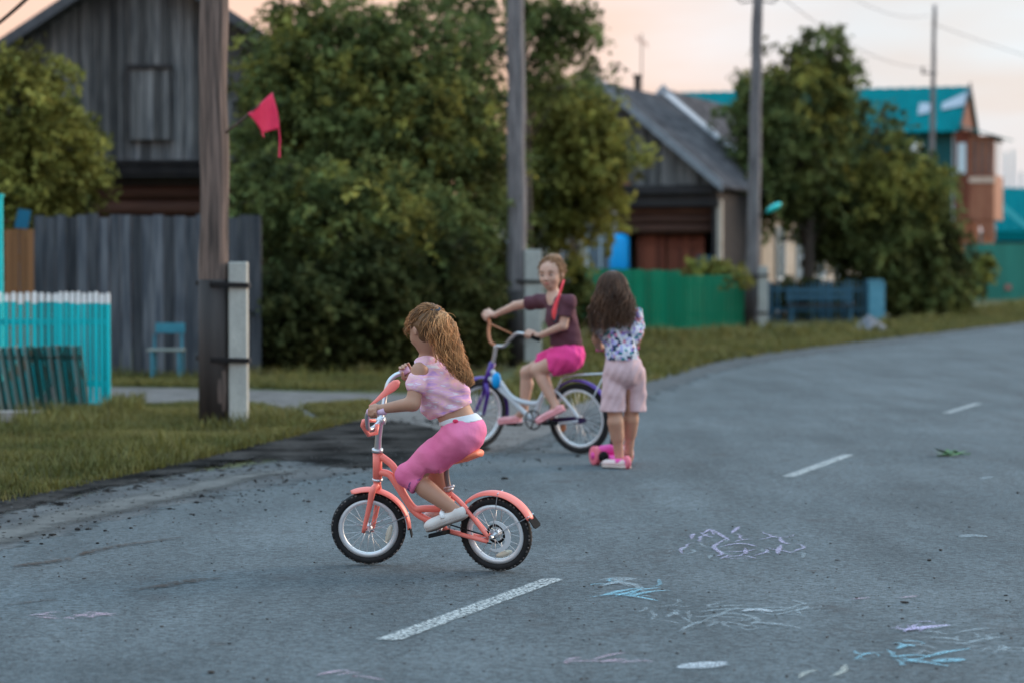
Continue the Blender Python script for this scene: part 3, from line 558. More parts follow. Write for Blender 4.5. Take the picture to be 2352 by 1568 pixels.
for k in range(11):
    mb.tube([H1+V(-HW+.1, .1, .2+k*.27), H1+V(0, .1, .2+k*.27+.01), H1+V(HW-.1, .1, .2+k*.27)], .14, 10, random.random())
mb.box(H1+V(0, 4.5, 1.35), (2*HW-.3, 8.4, 2.7)); mb.build('log_wall', M['log'], h1, True)
# house 2: dark gable, cream wall, covered yard
ax2 = frame3(20); H2 = V((1385-CX)/F*60, 60, 0); h2 = thing('village_house', 'grey gabled house with cream wall behind the green fence', 'house', H2)
l2 = lambda u, v, w_: H2+ax2[0]*u+ax2[1]*v+ax2[2]*w_
HW2, Z02, ZA2 = 3.0, 3.38, 5.85; s2 = (ZA2-Z02)/HW2
mb = MB()
planks(mb, l2(-HW2, 0, 0), l2(HW2, 0, 0), Z02, 0, .15, .03, gap=.014, jit=0, topf=lambda f: ZA2-abs(f-.5)*2*HW2*s2)
mb.prism([l2(-HW2, .03, Z02), l2(HW2, .03, Z02), l2(0, .03, ZA2)], ax2[1]*.05, .1); mb.build('gable', M['wood_grey'], h2)
mb = MB()
for s in (-1, 1):
    A = l2(s*(HW2+.15), -.45, Z02-.15*s2); D = l2(0, -.45, ZA2+.02); roof_slab(mb, A, A+ax2[1]*6.6, D+ax2[1]*6.6, D, .05, 22, .5)
mb.build('roof', M['slate'], h2)
for s in (-1, 1):
    mb = MB(); A = l2(s*(HW2+.17), -.50, Z02-.17*s2-.06); D = l2(0, -.50, ZA2-.04); mb.prism([A, D, D+V(0, 0, .25), A+V(0, 0, .25)], ax2[1]*.03, .6); mb.build('bargeboard', M['slate_light'] if 0 else mat('grey_blue_bargeboard', (.17, .19, .215), (.25, .27, .30), .8, 6), h2)
mb = MB(); A = l2(HW2+.15, 5.1, Z02-.15*s2+.11); D = l2(0, 5.1, ZA2+.13); roof_slab(mb, A, A+ax2[1]*.9, D+ax2[1]*.9, D, .04); mb.build('pale_roof_strip', M['slate_light'], h2)
mb = MB(); mb.box(l2(-.1, 3.2, ZA2+.2), (.16, .16, .5)); mb.box(l2(-.1, 3.2, ZA2+.47), (.24, .24, .06)); mb.build('chimney', M['iron'], h2)
mb = MB(); mb.box(l2(-1.30, 2.9, 1.66), (3.2, 5.6, 3.32), ax2); mb.build('cream_wall', M['cream'], h2)
for u in (-2.2, -1.1, -.08):
    window(h2, l2(u, .06, 1.75), ax2, .62, 1.15, M['frame_w'])
mb = MB(); mb.box(l2(-1.3, .02, 3.22), (3.3, .3, .12), ax2); mb.box(l2(.3, -.22, 3.42), (.95, .12, .07), ax2); mb.build('cornice', M['balcony'], h2)
mb = MB(); planks(mb, l2(.3, 2.0, 0), l2(2.9, 2.0, 0), .02, 3.3, .2, .04, jit=0); mb.box(l2(1.6, .9, 3.2), (2.6, 2.2, .06), ax2)
mb.box(l2(1.6, .02, 3.1), (2.7, .14, .5), ax2, .2); mb.box(l2(1.6, .35, 2.55), (2.6, .1, .5), ax2, .2); mb.box(l2(2.85, 1.5, 1.6), (.1, 3, 3.2), ax2, .2); mb.build('yard_wall', M['wood_dark'], h2)
for u0, u1, z in ((.72, 1.45, 2.2), (1.5, 2.45, 2.16)):
    mb = MB(); planks(mb, l2(u0, .55, 0), l2(u1, .55, 0), .05, z, .12, .04, jit=.004); o = mb.build('yard_gate', M['redbrown'], h2)
    for zz in (z-.25, .6): mb = MB(); mb.box(l2((u0+u1)/2, .51, zz), (u1-u0, .04, .08), ax2); mb.build('gate_rail', M['redbrown'], o)
mb = MB()
for k in range(5): mb.tube([l2(.35, .3, 2.3+k*.23), l2(1.6, .28, 2.3+k*.23), l2(2.85, .3, 2.3+k*.23)], .12, 10, random.random())
mb.build('log_wall', M['log'], h2, True)
mb = MB(); mb.box(l2(2.93, .1, 1.5), (.17, .17, 3.0), ax2); mb.build('cream_post', M['cream'], h2)
mb = MB(); mb.box(l2(2.55, .45, 1.5), (.5, .08, .3), ax2); mb.build('mailbox_board', M['bluepaint'], h2)
bt = thing('storage_tank', 'bright blue round-topped upright tank behind the green fence', 'tank', l2(.58, -.5, 0))
c = l2(.58, -.5, 0); mb = MB(); mb.tube([c, c+V(0, 0, 2.02), c+V(0, 0, 2.12), c+V(0, 0, 2.17)], [.245, .245, .20, .10], 24); mb.build('tank_body', M['bluebright'], bt, True)
for z in (.7, 1.4):
    mb = MB(); mb.torus(c+V(0, 0, z), V(1, 0, 0), V(0, 1, 0), .25, .015, 30, 6); mb.build('hoop', M['bluebright'], bt, True)
an = thing('tv_antenna', 'rusty television antenna on a mast over the grey roof', 'antenna', l2(.6, 4, ZA2-.4))
mb = MB(); q = P(1474, 150, 63); mb.tube([V(q[0], 63, 5.2), P(1474, 78, 63)], .015, 6); mb.build('mast', M['iron'], an)
mb = MB()
for k in range(5): a = P(1462+k*6, 88+k*4, 63); mb.tube([a-V(.0, .3, .12), a+V(.0, .3, .12)], .008, 5)
mb.tube([P(1460, 86, 63), P(1488, 104, 63)], .01, 5); mb.build('elements', mat('rusty_metal', (.25, .09, .05), (.3, .13, .08), .8, 9), an)
# green fence
gfn = thing('board_fence', 'bright green board fence before the grey gabled house', 'fence', V(*P(1520, 700, 52)[:2], 0))
mb = MB(); planks(mb, P(1332, 700, 53.2), P(1560, 700, 52.5), .03, 1.30, .10, .022, jit=.01, topf=lambda f: 1.34-.05*f); planks(mb, P(1560, 700, 52.5), P(1712, 700, 51.95), .03, 1.22, .10, .022, jit=.006, topf=lambda f: 1.18+.02*f)
mb.build('board_panel', M['greenfence'], gfn)
for z in (.35, 1.0):
    mb = MB(); mb.tube([V(*P(1332, 700, 53.26)[:2], z), V(*P(1712, 700, 52.02)[:2], z)], .03, 4); mb.build('rail', M['greenfence'], gfn)
for x, zz in ((1335, 53.3), (1560, 52.6), (1708, 52.05)):
    mb = MB(); q = P(x, 700, zz); mb.box(V(q[0], q[1]+.03, .62), (.08, .08, 1.24)); mb.build('post', M['greenfence'], gfn)
# house 3
ax3 = frame3(18.5); H3 = V((1532-CX)/F*68, 68, 0); h3 = thing('roadside_house', 'cream walled house half hidden behind the right-hand trees', 'house', H3)
l3 = lambda u, v, w_: H3+ax3[0]*u+ax3[1]*v+ax3[2]*w_
HW3, Z03, ZA3 = 2.7, 3.35, 6.25; s3 = (ZA3-Z03)/HW3
mb = MB(); mb.box(l3(0, 7.5, 1.7), (2*HW3, 15, 3.4), ax3); mb.build('wall', M['cream'], h3)
mb = MB(); planks(mb, l3(-HW3, 0, 0), l3(HW3, 0, 0), Z03, 0, .16, .04, jit=0, topf=lambda f: ZA3-abs(f-.5)*2*HW3*s3); mb.build('gable', M['wood_grey'], h3)
mb = MB()
for s in (-1, 1):
    A = l3(s*(HW3+.4), -.4, Z03-.4*s3); D = l3(0, -.4, ZA3+.02); roof_slab(mb, A, A+ax3[1]*15.8, D+ax3[1]*15.8, D, .05, 40, .5)
mb.build('roof', M['slate'], h3)
for s in (-1, 1):
    mb = MB(); A = l3(s*(HW3+.42), -.46, Z03-.42*s3); D = l3(0, -.46, ZA3); mb.prism([A, D, D+V(0, 0, .2), A+V(0, 0, .2)], ax3[1]*.04); mb.build('bargeboard', M['slate_light'], h3)
axs = np.array([ax3[1], -ax3[0], ax3[2]])
for v in (2.3, 5.2, 8.2, 11.2): window(h3, l3(HW3, v, 1.75)+ax3[0]*.03, axs, .95, 1.4, M['frame_w'], 3)
# blue picket fence, bench, gate column, gravel heap
bf = thing('picket_fence', 'low dark blue picket fence beside the far grey pole', 'fence', V(*P(1890, 700, 60)[:2], 0))
mb = MB(); planks(mb, P(1764, 700, 60), P(1990, 700, 60), .05, 1.02, .105, .02, gap=.06, jit=.05); mb.build('picket_panel', M['bluepaint'], bf)
for z in (.3, .8):
    mb = MB(); c = (P(1764, 700, 60.03)+P(1990, 700, 60.03))/2; mb.box(V(c[0], 60.03, z), (2.44, .03, .07)); mb.build('rail', M['bluepaint'], bf)
for x in (1768, 1990):
    mb = MB(); q = P(x, 700, 60.06); mb.box(V(q[0], 60.06, .5), (.09, .07, 1.0)); mb.build('post', M['bluepaint'], bf)
bn = thing('bench', 'blue garden bench before the dark blue picket fence', 'bench', V(*P(1880, 735, 59.3)[:2], 0))
c = P(1883, 735, 59.3)[0]
mb = MB(); mb.box(V(c, 59.2, .42), (1.65, .34, .05)); mb.build('seat', M['wood_dark'], bn, bevel=.005)
for z in (.62, .78):
    mb = MB(); mb.box(V(c, 59.42, z), (1.65, .03, .1)); mb.build('backrest_board', M['bluepaint'], bn, bevel=.004)
for s in (-1, 1):
    mb = MB(); mb.box(V(c+s*.72, 59.2, .2), (.07, .3, .39)); mb.box(V(c+s*.72, 59.44, .45), (.07, .04, .85)); mb.build('leg', M['bluepaint'], bn)
mb = MB(); q = P(2009, 700, 59.6); mb.box(V(q[0], 59.6, .5), (.30, .3, 1.0)); mb.box(V(q[0], 59.6, 1.02), (.36, .36, .05)); mb.box(V(q[0]+.19, 59.6, .5), (.09, .2, .98))
tag(mb.build('gate_pillar', mat('pale_blue_paint', (.07, .24, .33), (.13, .33, .42), .6, 5), origin=V(q[0], 59.6, 0), bevel=.01), 'light blue square pillar at the right end of blue pickets', 'pillar')
gp = V(*G(2005, 764)[:2], 0)+V(0, .6, 0); mb = MB(); vs = []; nr, na = 12, 30
for i in range(nr+1):
    for k in range(na):
        a = 2*math.pi*k/na; r_ = i/nr; rr = .45*r_*(1+.15*math.sin(3*a+1)+.08*math.sin(7*a)); vs.append(gp+V(rr*math.cos(a), rr*.8*math.sin(a), .37*(1-r_)**1.1+.012*random.random()))
mb.add(vs, [(i*na+k, (i+1)*na+k, (i+1)*na+(k+1) % na, i*na+(k+1) % na) for i in range(nr) for k in range(na)]); tag(mb.build('gravel_heap', M['gravelpile'], smooth=True, origin=gp), 'small heap of grey gravel in front of the blue pillar', 'gravel heap')
# house 4 teal
ax4 = frame3(17); H4 = V((1880-CX)/F*107, 107, 0); h4 = thing('two_storey_house', 'two storey teal house with metal roof and wooden balcony', 'house', H4)
l4 = lambda u, v, w_: H4+ax4[0]*u+ax4[1]*v+ax4[2]*w_
UX = lambda px, v=0: ((px-CX)/F*(107+ax4[1][1]*v)-H4[0]-ax4[1][0]*v)/(ax4[0][0]-(px-CX)/F*ax4[0][1])
U0, U1 = -7.0, UX(2202, -.4); ZE4, ZR4 = 7.35, 9.35
mb = MB(); mb.box(l4((U0+U1)/2, 3.4, ZE4/2), (U1-U0-.3, 6.4, ZE4), ax4); o = mb.build('wall', M['tealwall'], h4)
mb = MB()
for k in range(int((U1-U0)/.4)): mb.box(l4(U0+.3+k*.4, .17, ZE4/2), (.05, .04, ZE4-.1), ax4)
mb.build('siding_rib', M['tealwall'], h4)
mb = MB(); roof_slab(mb, l4(U0, -.4, ZE4-.2), l4(U1, -.4, ZE4-.2), l4(U1, 3.4, ZR4), l4(U0, 3.4, ZR4), .06, 26); roof_slab(mb, l4(U0, 7.2, ZE4-.2), l4(U1, 7.2, ZE4-.2), l4(U1, 3.4, ZR4), l4(U0, 3.4, ZR4), .06); mb.build('roof', M['tealroof'], h4)
mb = MB(); mb.prism([l4(U1-.2, 0, ZE4), l4(U1-.2, 6.8, ZE4), l4(U1-.2, 3.4, ZR4-.1)], ax4[0]*.08); mb.build('gable', M['redbrown'], h4)
for a, b in (((U1, -.42, ZE4-.22), (U1, 3.4, ZR4)), ((U1, 7.2, ZE4-.22), (U1, 3.4, ZR4))):
    mb = MB(); A, B = l4(*a), l4(*b); mb.prism([A, B, B+V(0, 0, .25), A+V(0, 0, .25)], ax4[0]*.05); mb.build('bargeboard', M['wood_dark'], h4)
for (xa, ya, xb, yb) in ((2100, 250, 2125, 245), (2152, 235, 2205, 232)):     # pale patches on the roof sheets
    mb = MB(); n_ = nrm(np.cross(ax4[0], l4(0, 3.4, ZR4)-l4(0, -.4, ZE4-.2)))
    def onr(u, f): return l4(u, -.4+3.8*f, ZE4-.2+(ZR4-ZE4+.2)*f)+(n_ if n_[2] > 0 else -n_)*.115
    ua = (xa-1880)/52.3; ub = (xb-1880)/52.3
    mb.add([onr(ua, .35 if xa < 2110 else .45), onr(ub, .55 if xa > 2110 else .4), onr(ub+.1, .9 if xa > 2110 else .6), onr(ua-.05, .6 if xa > 2110 else .62)], [(0, 1, 2, 3)]); mb.build('pale_roof_patch', M['slate_light'], h4)
mb = MB(); c = l4(U1-1.9, -.2, 6.55); mb.tube([c, c+ax4[1]*.25], .3, 16, flat=.62, upv=ax4[0]); mb.build('satellite_dish', M['white_paint'], h4)
# balcony on the right end
def bx4(u0, u1, v0, v1, z0, z1, m, nm, par=None):
    mb = MB(); mb.box(l4((u0+u1)/2, (v0+v1)/2, (z0+z1)/2), (u1-u0, v1-v0, z1-z0), ax4); return mb.build(nm, m, par or h4)
uA, uB, uP = UX(2225, -2.3), UX(2282, -2.3), UX(2192, -2.28)
bx4(uA, uB, -2.3, 1.5, 3.35, 5.1, M['balcony'], 'balcony')
bx4(uA-.03, uB+.03, -2.36, -2.3, 4.9, 5.15, M['white_paint'] if 0 else mat('pale_balcony_trim', (.5, .36, .28), (.6, .45, .36), .6, 4), 'balcony_trim')
bx4(uA, uB, -2.2, 1.4, 5.1, 5.25, M['balcony'], 'balcony_sill')
for u in np.linspace(uA+.07, uB-.07, 4): bx4(u-.07, u+.07, -2.3, -2.12, 5.25, 6.76, M['balcony'], 'balcony_post')
bx4(uA+.1, uB-.1, -2.05, 1.4, 5.2, 6.78, M['glass'], 'balcony_glazing'); bx4(uA, uB, -2.3, 1.4, 6.75, 6.9, M['balcony'], 'balcony_beam')
bx4(uP, uA-.02, -2.28, -.05, 3.3, 7.1, M['redbrown'], 'balcony_side_panel')
mb = MB(); roof_slab(mb, l4(uP-.15, -2.6, 7.35), l4(uP-.15, 2.2, 7.5), l4(uB+.35, 2.2, 6.85), l4(uB+.35, -2.6, 6.75), .05); mb.build('balcony_roof', M['tealroof'], h4)
bx4(uP+.1, uA-.15, -2.31, -2.28, 5.3, 6.6, M['frame_w'], 'side_window')
bx4(UX(2188, -.02)-.04, UX(2188, -.02)+.04, -.06, -.0, 2.8, 7.2, M['frame_w'], 'corner_trim')
for u in (uP-.1, uP+.5, uA+.15, uA+.75): bx4(u-.22, u+.22, -2.2, -1.8, 0, 3.3, M['brick'], 'brick_pillar')
bx4(uP-.3, uA+.2, -1.7, -.1, 0, 3.2, M['brick'], 'brick_porch'); mb = MB(); mb.prism([l4(uA+.3, -2.25, 3.35), l4(uB, -2.25, 3.35), l4(uB+.05, -2.25, 2.5), l4(uB-.4, -2.25, 2.7)], ax4[1]*.1); mb.build('balcony_bracket', M['balcony'], h4)
# house 5 far right
H5 = V(*P(2352, 600, 120)[:2], 0); h5 = thing('low_house', 'low brick house with teal roof at the far right edge', 'house', H5)
mb = MB(); mb.box(H5+V(1.4, 3, 1.3), (6.0, 5.5, 2.6)); mb.build('wall', M['redbrown'], h5)
mb = MB(); e0 = H5+V(-1.5, -.4, 3.0); roof_slab(mb, e0, e0+V(6.4, 0, 0), H5+V(4.9, 3, 5.2), H5+V(-1.0, 3, 5.3), .06, 14); mb.prism([H5+V(-1.5, -.4, 2.6), H5+V(4.6, -.4, 2.6), H5+V(4.6, -.4, 3.1), H5+V(-1.5, -.4, 3.1)], V(0, 6, 0)); mb.build('roof', M['tealroof'], h5)
mb = MB(); a = H5+V(-1.5, -.46, 4.4); mb.prism([a, a+V(1.5, 0, -1.2), a+V(1.6, 0, -1.0), a+V(.1, 0, .3)], V(0, .05, 0)); mb.build('bargeboard', mat('light_teal_paint', (.05, .42, .46), (.08, .5, .54), .5, 5), h5)
# far right fence
ff = thing('sheet_fence', 'long dull green sheet metal fence at the right edge', 'fence', V(*P(2300, 690, 97)[:2], 0))
mb = MB(); planks(mb, P(2215, 650, 97), P(2470, 650, 97), .03, 2.28, .16, .03, gap=.004, jit=0); mb.build('sheet_panel', M['greenmetal'], ff)
for x in (2230, 2340, 2450):
    mb = MB(); q = P(x, 650, 97.08); mb.box(V(q[0], q[1], 1.1), (.1, .08, 2.2)); mb.build('post', M['greenmetal'], ff)
mb = MB(); mb.box(V(*P(2316, 650, 96.9)[:2], P(0, 660, 97)[2]), (.25, .03, .22)); mb.build('number_plate', mat('reddish_plate', (.3, .12, .1), (.4, .18, .15), .6, 5), ff)
for x, yt in ((2311, 350), (2327, 345), (2345, 395)):
    q = P(x, yt, 420); mb = MB(); mb.tube([V(q[0], 420, 0), q], [.35, .2], 6)
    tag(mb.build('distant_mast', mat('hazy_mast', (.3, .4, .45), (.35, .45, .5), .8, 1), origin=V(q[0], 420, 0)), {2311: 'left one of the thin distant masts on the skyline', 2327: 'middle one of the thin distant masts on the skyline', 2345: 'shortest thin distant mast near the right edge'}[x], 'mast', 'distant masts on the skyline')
# ---------------- trees ----------------
def foliage(lobes, leaf, mkey, seed, droop=.35, sprig=.30, nl=16):
    R_ = np.random.default_rng(seed); VV = []; TT = []
    for (x, y, Z, rx, ry, rz, n_) in lobes:
        n_ = max(3, int(n_*.72))
        c = P(x, y, Z); s = F/Z; rad = V(rx/s, rz, ry/s)
        d = R_.normal(size=(n_, 3)); d /= np.linalg.norm(d, axis=1)[:, None]
        rr = 1-np.abs(R_.normal(0, .22, n_)); out = R_.random(n_) < .15; rr = np.where(out, R_.uniform(1.0, 1.42, n_), rr); rr = np.clip(rr+.10*np.sin(d[:, 0]*5+d[:, 2]*4+seed)+.08*np.sin(d[:, 2]*9+d[:, 0]*7), .05, 1.5)
        cen = c+d*rad*rr[:, None]
        ax = d*V(1, 1, .6)+R_.normal(0, .45, (n_, 3)); ax[:, 2] -= droop; ax /= np.linalg.norm(ax, axis=1)[:, None]
        st = np.clip(.45+.28*np.sin(cen[:, 0]*4.1+seed)*np.sin(cen[:, 2]*5.3+cen[:, 1]*2)+R_.normal(0, .2, n_), 0, 1)
        k = nl; t_ = R_.random((n_, k, 1)); pos = cen[:, None, :]+ax[:, None, :]*(t_-.3)*sprig+R_.normal(0, sprig*.15, (n_, k, 3))
        pos[:, :, 2] -= (t_[:, :, 0]**2)*sprig*.35
        nn_ = R_.normal(size=(n_, k, 3)); nn_[:, :, 2] += .8; nn_ /= np.linalg.norm(nn_, axis=2)[:, :, None]
        ld = ax[:, None, :]+R_.normal(0, .6, (n_, k, 3)); ld -= nn_*(ld*nn_).sum(2)[:, :, None]; ld /= np.linalg.norm(ld, axis=2)[:, :, None]
        sd_ = np.cross(nn_, ld); sz = leaf*1.35*R_.uniform(.55, 1.25, (n_, k, 1)); 
        q = np.stack([pos-ld*sz*.5, pos+sd_*sz*.27-ld*sz*.05+nn_*sz*.06, pos+ld*sz*.5, pos-sd_*sz*.27-ld*sz*.05+nn_*sz*.06], 2).reshape(-1, 3)
        VV.append(q); tt = np.clip(st[:, None]+R_.normal(0, .13, (n_, k)), 0, 1); TT.append(np.repeat(tt.reshape(-1), 4))
    v = np.concatenate(VV); t_ = np.concatenate(TT); keep = np.repeat(v.reshape(-1, 4, 3)[:, :, 2].min(1) > .02, 4); v = v[keep]; t_ = t_[keep]
    return v, t_
def tree(name, label, cat, base, trunk, lobes, leaf, mkey, seed, parent=None, **kw):
    T_ = thing(name, label, cat, V(base[0], base[1], 0), kw.pop('group', None)); extra = kw.pop('more', [])
    v, t_ = foliage(lobes, leaf, mkey, seed, **kw)
    sets = [(v, t_, mkey)]
    for (lb, mk, sd2) in extra: sets.append((*foliage(lb, leaf, mk, sd2, **kw), mk))
    mats = []; mi = []; vs = []; ts = []
    for (v, t_, mk) in sets: mats.append(LEAFS[mk]); mi += [len(mats)-1]*(len(v)//4); vs.append(v); ts.append(t_)
    v = np.concatenate(vs); t_ = np.concatenate(ts); n_ = len(v)//4
    me = bpy.data.meshes.new('crown'); me.vertices.add(len(v)); me.vertices.foreach_set('co', (v-V(base[0], base[1], 0)).astype(np.float32).ravel())
    me.loops.add(len(v)); me.loops.foreach_set('vertex_index', np.arange(len(v), dtype=np.int32)); me.polygons.add(n_)
    me.polygons.foreach_set('loop_start', np.arange(0, len(v), 4, dtype=np.int32)); me.polygons.foreach_set('loop_total', np.full(n_, 4, np.int32))
    for m in mats: me.materials.append(m)
    me.polygons.foreach_set('material_index', np.array(mi, np.int32))
    a = me.attributes.new('tint', 'FLOAT', 'POINT'); a.data.foreach_set('value', t_.astype(np.float32)); me.update(); me.validate()
    o = bpy.data.objects.new('crown', me); COL.objects.link(o); o.parent = T_
    mb = MB(); r_ = random.Random(seed)
    b = V(base[0], base[1], 0); z1 = trunk[1]; tp = V(base[0]+trunk[2], base[1], z1)
    mb.tube([b-V(0, 0, .1), b*.6+tp*.4+V(.04, 0, 0), tp], [trunk[0], trunk[0]*.8, trunk[0]*.6], 10)
    for lb in lobes:
        c = P(lb[0], lb[1], lb[2]); st = b+(tp-b)*r_.uniform(.5, 1); mid = st*.5+c*.5-V(0, 0, .1)
        mb.tube([st, mid, c], [trunk[0]*.42, trunk[0]*.25, trunk[0]*.10], 6)
        s = F/lb[2]
        for k in range(6):
            d = V(r_.gauss(0, 1), r_.gauss(0, 1), r_.gauss(.2, 1)); d = nrm(d)*V(lb[3]/s, lb[5], lb[4]/s)*.95; mb.tube([mid*.4+c*.6, c+d*.5, c+d], [trunk[0]*.13, trunk[0]*.07, .006], 5)
    mb.build('trunk', M['bark'], T_, True)
    return T_
tree('bush_tree', 'yellowish green leafy tree before the plank gable at left', 'tree', P(60, 700, 32.4), (.09, 2.2, 0),
     [(20, 250, 32.2, 95, 120, .7, 260), (120, 330, 32.4, 95, 110, .7, 260), (60, 430, 32.2, 120, 90, .7, 260), (170, 410, 32.4, 60, 80, .5, 110), (40, 160, 32.4, 60, 40, .4, 70), (130, 165, 32.6, 40, 30, .3, 30), (190, 330, 32.6, 45, 50, .4, 50)], .085, 'light', 3, more=[([(60, 400, 32.6, 130, 110, .6, 260), (40, 240, 32.8, 90, 90, .6, 160)], 'mid', 5)])
bigl = [(665, 190, 35.5, 80, 110, .9, 260), (760, 120, 35.8, 150, 130, 1.0, 620), (900, 150, 36, 150, 130, 1.1, 600), (1010, 230, 36, 130, 130, 1.1, 400), (700, 330, 35, 165, 150, 1.1, 640), (860, 380, 35.2, 190, 160, 1.2, 820),
        (1050, 400, 36, 130, 160, 1.1, 560), (620, 460, 33, 90, 110, .9, 300), (760, 520, 33.2, 170, 130, 1.1, 560), (940, 560, 34.2, 180, 140, 1.1, 640), (1090, 560, 36, 90, 150, .9, 360), (1110, 270, 36.3, 50, 100, .7, 70)]
tree('big_tree', 'broad dark green tree filling the centre behind the poles', 'tree', P(860, 700, 36), (.2, 2.6, .0), bigl, .085, 'mid', 21,
     more=[([(700, 250, 35.3, 150, 180, 1.0, 330), (900, 300, 35.4, 170, 170, 1.1, 380), (675, 80, 35.6, 60, 60, .6, 90), (1060, 330, 36, 120, 160, 1.0, 200), (800, 500, 33.2, 180, 110, 1., 260)], 'light', 22),
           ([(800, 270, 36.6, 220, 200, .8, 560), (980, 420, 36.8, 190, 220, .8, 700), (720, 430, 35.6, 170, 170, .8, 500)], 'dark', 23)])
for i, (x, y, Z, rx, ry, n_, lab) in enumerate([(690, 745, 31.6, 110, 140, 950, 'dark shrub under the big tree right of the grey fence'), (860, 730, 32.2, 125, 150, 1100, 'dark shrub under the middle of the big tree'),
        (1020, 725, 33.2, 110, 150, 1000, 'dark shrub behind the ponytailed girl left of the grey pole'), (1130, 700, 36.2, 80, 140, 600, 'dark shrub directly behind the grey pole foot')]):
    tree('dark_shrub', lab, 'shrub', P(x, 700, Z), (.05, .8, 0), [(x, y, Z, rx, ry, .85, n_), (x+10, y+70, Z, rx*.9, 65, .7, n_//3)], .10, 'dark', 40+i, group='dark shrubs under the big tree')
tree('tall_tree', 'tall sparse tree with dangling twigs against the sky', 'tree', P(1215, 700, 45), (.07, 6.5, -.1),
     [(1290, 70, 44, 80, 45, .7, 60), (1110, 10, 44, 110, 50, .9, 90), (1250, 40, 44, 60, 60, .8, 70), (1320, 35, 44, 55, 30, .7, 36), (1010, 20, 44, 90, 35, .8, 70), (1110, 90, 43, 60, 60, .7, 60), (1260, 115, 44, 60, 50, .6, 44), (1370, 165, 46, 40, 25, .5, 16), (1330, 95, 44, 60, 22, .5, 16), (1235, 170, 44, 40, 70, .6, 50), (1090, 170, 43, 55, 70, .6, 60)],
     .11, 'mid', 61, sprig=.42, droop=.7)
tree('leafy_tree', 'loose green tree hanging before the grey gabled house', 'tree', P(1330, 700, 51), (.07, 2.6, -.2),
     [(1290, 260, 49, 90, 80, .9, 230), (1340, 330, 49, 85, 95, .9, 250), (1260, 390, 49, 70, 110, .8, 240), (1375, 385, 48.6, 52, 60, .7, 90), (1440, 350, 48.6, 50, 25, .5, 28), (1340, 470, 49, 85, 60, .7, 150), (1240, 520, 49, 45, 60, .6, 50), (1330, 560, 49.5, 90, 50, .6, 26), (1255, 620, 49.5, 40, 40, .5, 14)], .13, 'light', 71,
     more=[([(1300, 330, 49.4, 90, 120, .8, 240), (1250, 450, 49.2, 60, 120, .7, 160), (1345, 210, 49.3, 40, 30, .5, 40)], 'mid', 72)], sprig=.4, droop=.5)
tree('round_tree', 'tall round dark green tree before the teal house', 'tree', P(1850, 700, 64), (.2, 3.2, .1),
     [(1860, 250, 64, 110, 110, 1.3, 330), (1760, 270, 63.5, 85, 80, 1.1, 240), (1890, 130, 64, 70, 65, .9, 130), (1805, 370, 63, 100, 110, 1.4, 340), (1915, 290, 64, 48, 90, 1.1, 130), (1750, 200, 64, 50, 40, .7, 50), (1800, 470, 63.5, 60, 50, .9, 70), (2025, 285, 65, 42, 70, .8, 50), (1950, 160, 64.5, 35, 22, .5, 16)], .16, 'mid', 81,
     more=[([(1835, 300, 64.5, 105, 160, 1.2, 400)], 'dark', 82), ([(1830, 250, 63.4, 120, 130, 1.2, 150)], 'light', 83)], sprig=.5, droop=.5)
tree('weeping_tree', 'drooping rounded olive green tree right of the blue pickets', 'tree', P(2060, 700, 66), (.2, 2.4, 0),
     [(1965, 480, 65, 110, 105, 1.4, 400), (2060, 440, 65.5, 100, 90, 1.3, 380), (2020, 570, 64.5, 90, 110, 1.2, 360), (1900, 540, 65, 50, 70, 1.0, 100), (2130, 420, 66, 55, 60, .9, 110), (2110, 540, 66, 70, 100, 1.2, 260), (2180, 640, 67, 50, 80, .8, 150), (2120, 660, 65.5, 85, 65, 1.2, 300)], .16, 'mid', 91,
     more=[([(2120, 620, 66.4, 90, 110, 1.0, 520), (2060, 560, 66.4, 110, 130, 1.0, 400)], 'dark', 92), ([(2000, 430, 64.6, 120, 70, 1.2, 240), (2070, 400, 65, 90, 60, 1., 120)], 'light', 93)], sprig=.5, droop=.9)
tree('hedge_shrub', 'low dark shrubbery behind the blue pickets', 'shrub', P(1880, 690, 62.5), (.04, .6, 0), [(1830, 690, 62.5, 75, 45, .6, 300), (1940, 690, 62.5, 75, 42, .6, 300)], .13, 'dark', 94)
tree('young_shrub', 'small shrub growing before the right-hand green sheet fence', 'shrub', P(2258, 690, 95), (.05, .7, 0), [(2262, 618, 95, 28, 32, .5, 60), (2240, 650, 95, 20, 30, .5, 40)], .18, 'light', 95)
tree('garden_weed', 'light green weeds rising above the green board fence', 'plant', P(1600, 690, 54.5), (.03, 1.2, 0), [(1665, 625, 54, 30, 25, .4, 30), (1625, 618, 54, 55, 22, .4, 40), (1690, 640, 51.4, 18, 20, .15, 10)], .13, 'light', 97)
tree('climbing_vine', 'leafy vine climbing by the left end of green fence', 'vine', P(1330, 690, 50.5), (.03, 1.0, 0), [(1335, 690, 50.3, 25, 60, .4, 90), (1300, 640, 50.5, 40, 40, .4, 50)], .13, 'mid', 98)
tree('roadside_weed', 'tall weeds at the foot of the turquoise fence', 'weed', P(255, 940, 23.4), (.01, .1, 0), [(262, 930, 23.4, 14, 14, .1, 10), (330, 500, 30.4, 30, 12, .1, 8), (520, 500, 30.4, 40, 10, .1, 8)], .06, 'light', 99) if 0 else None
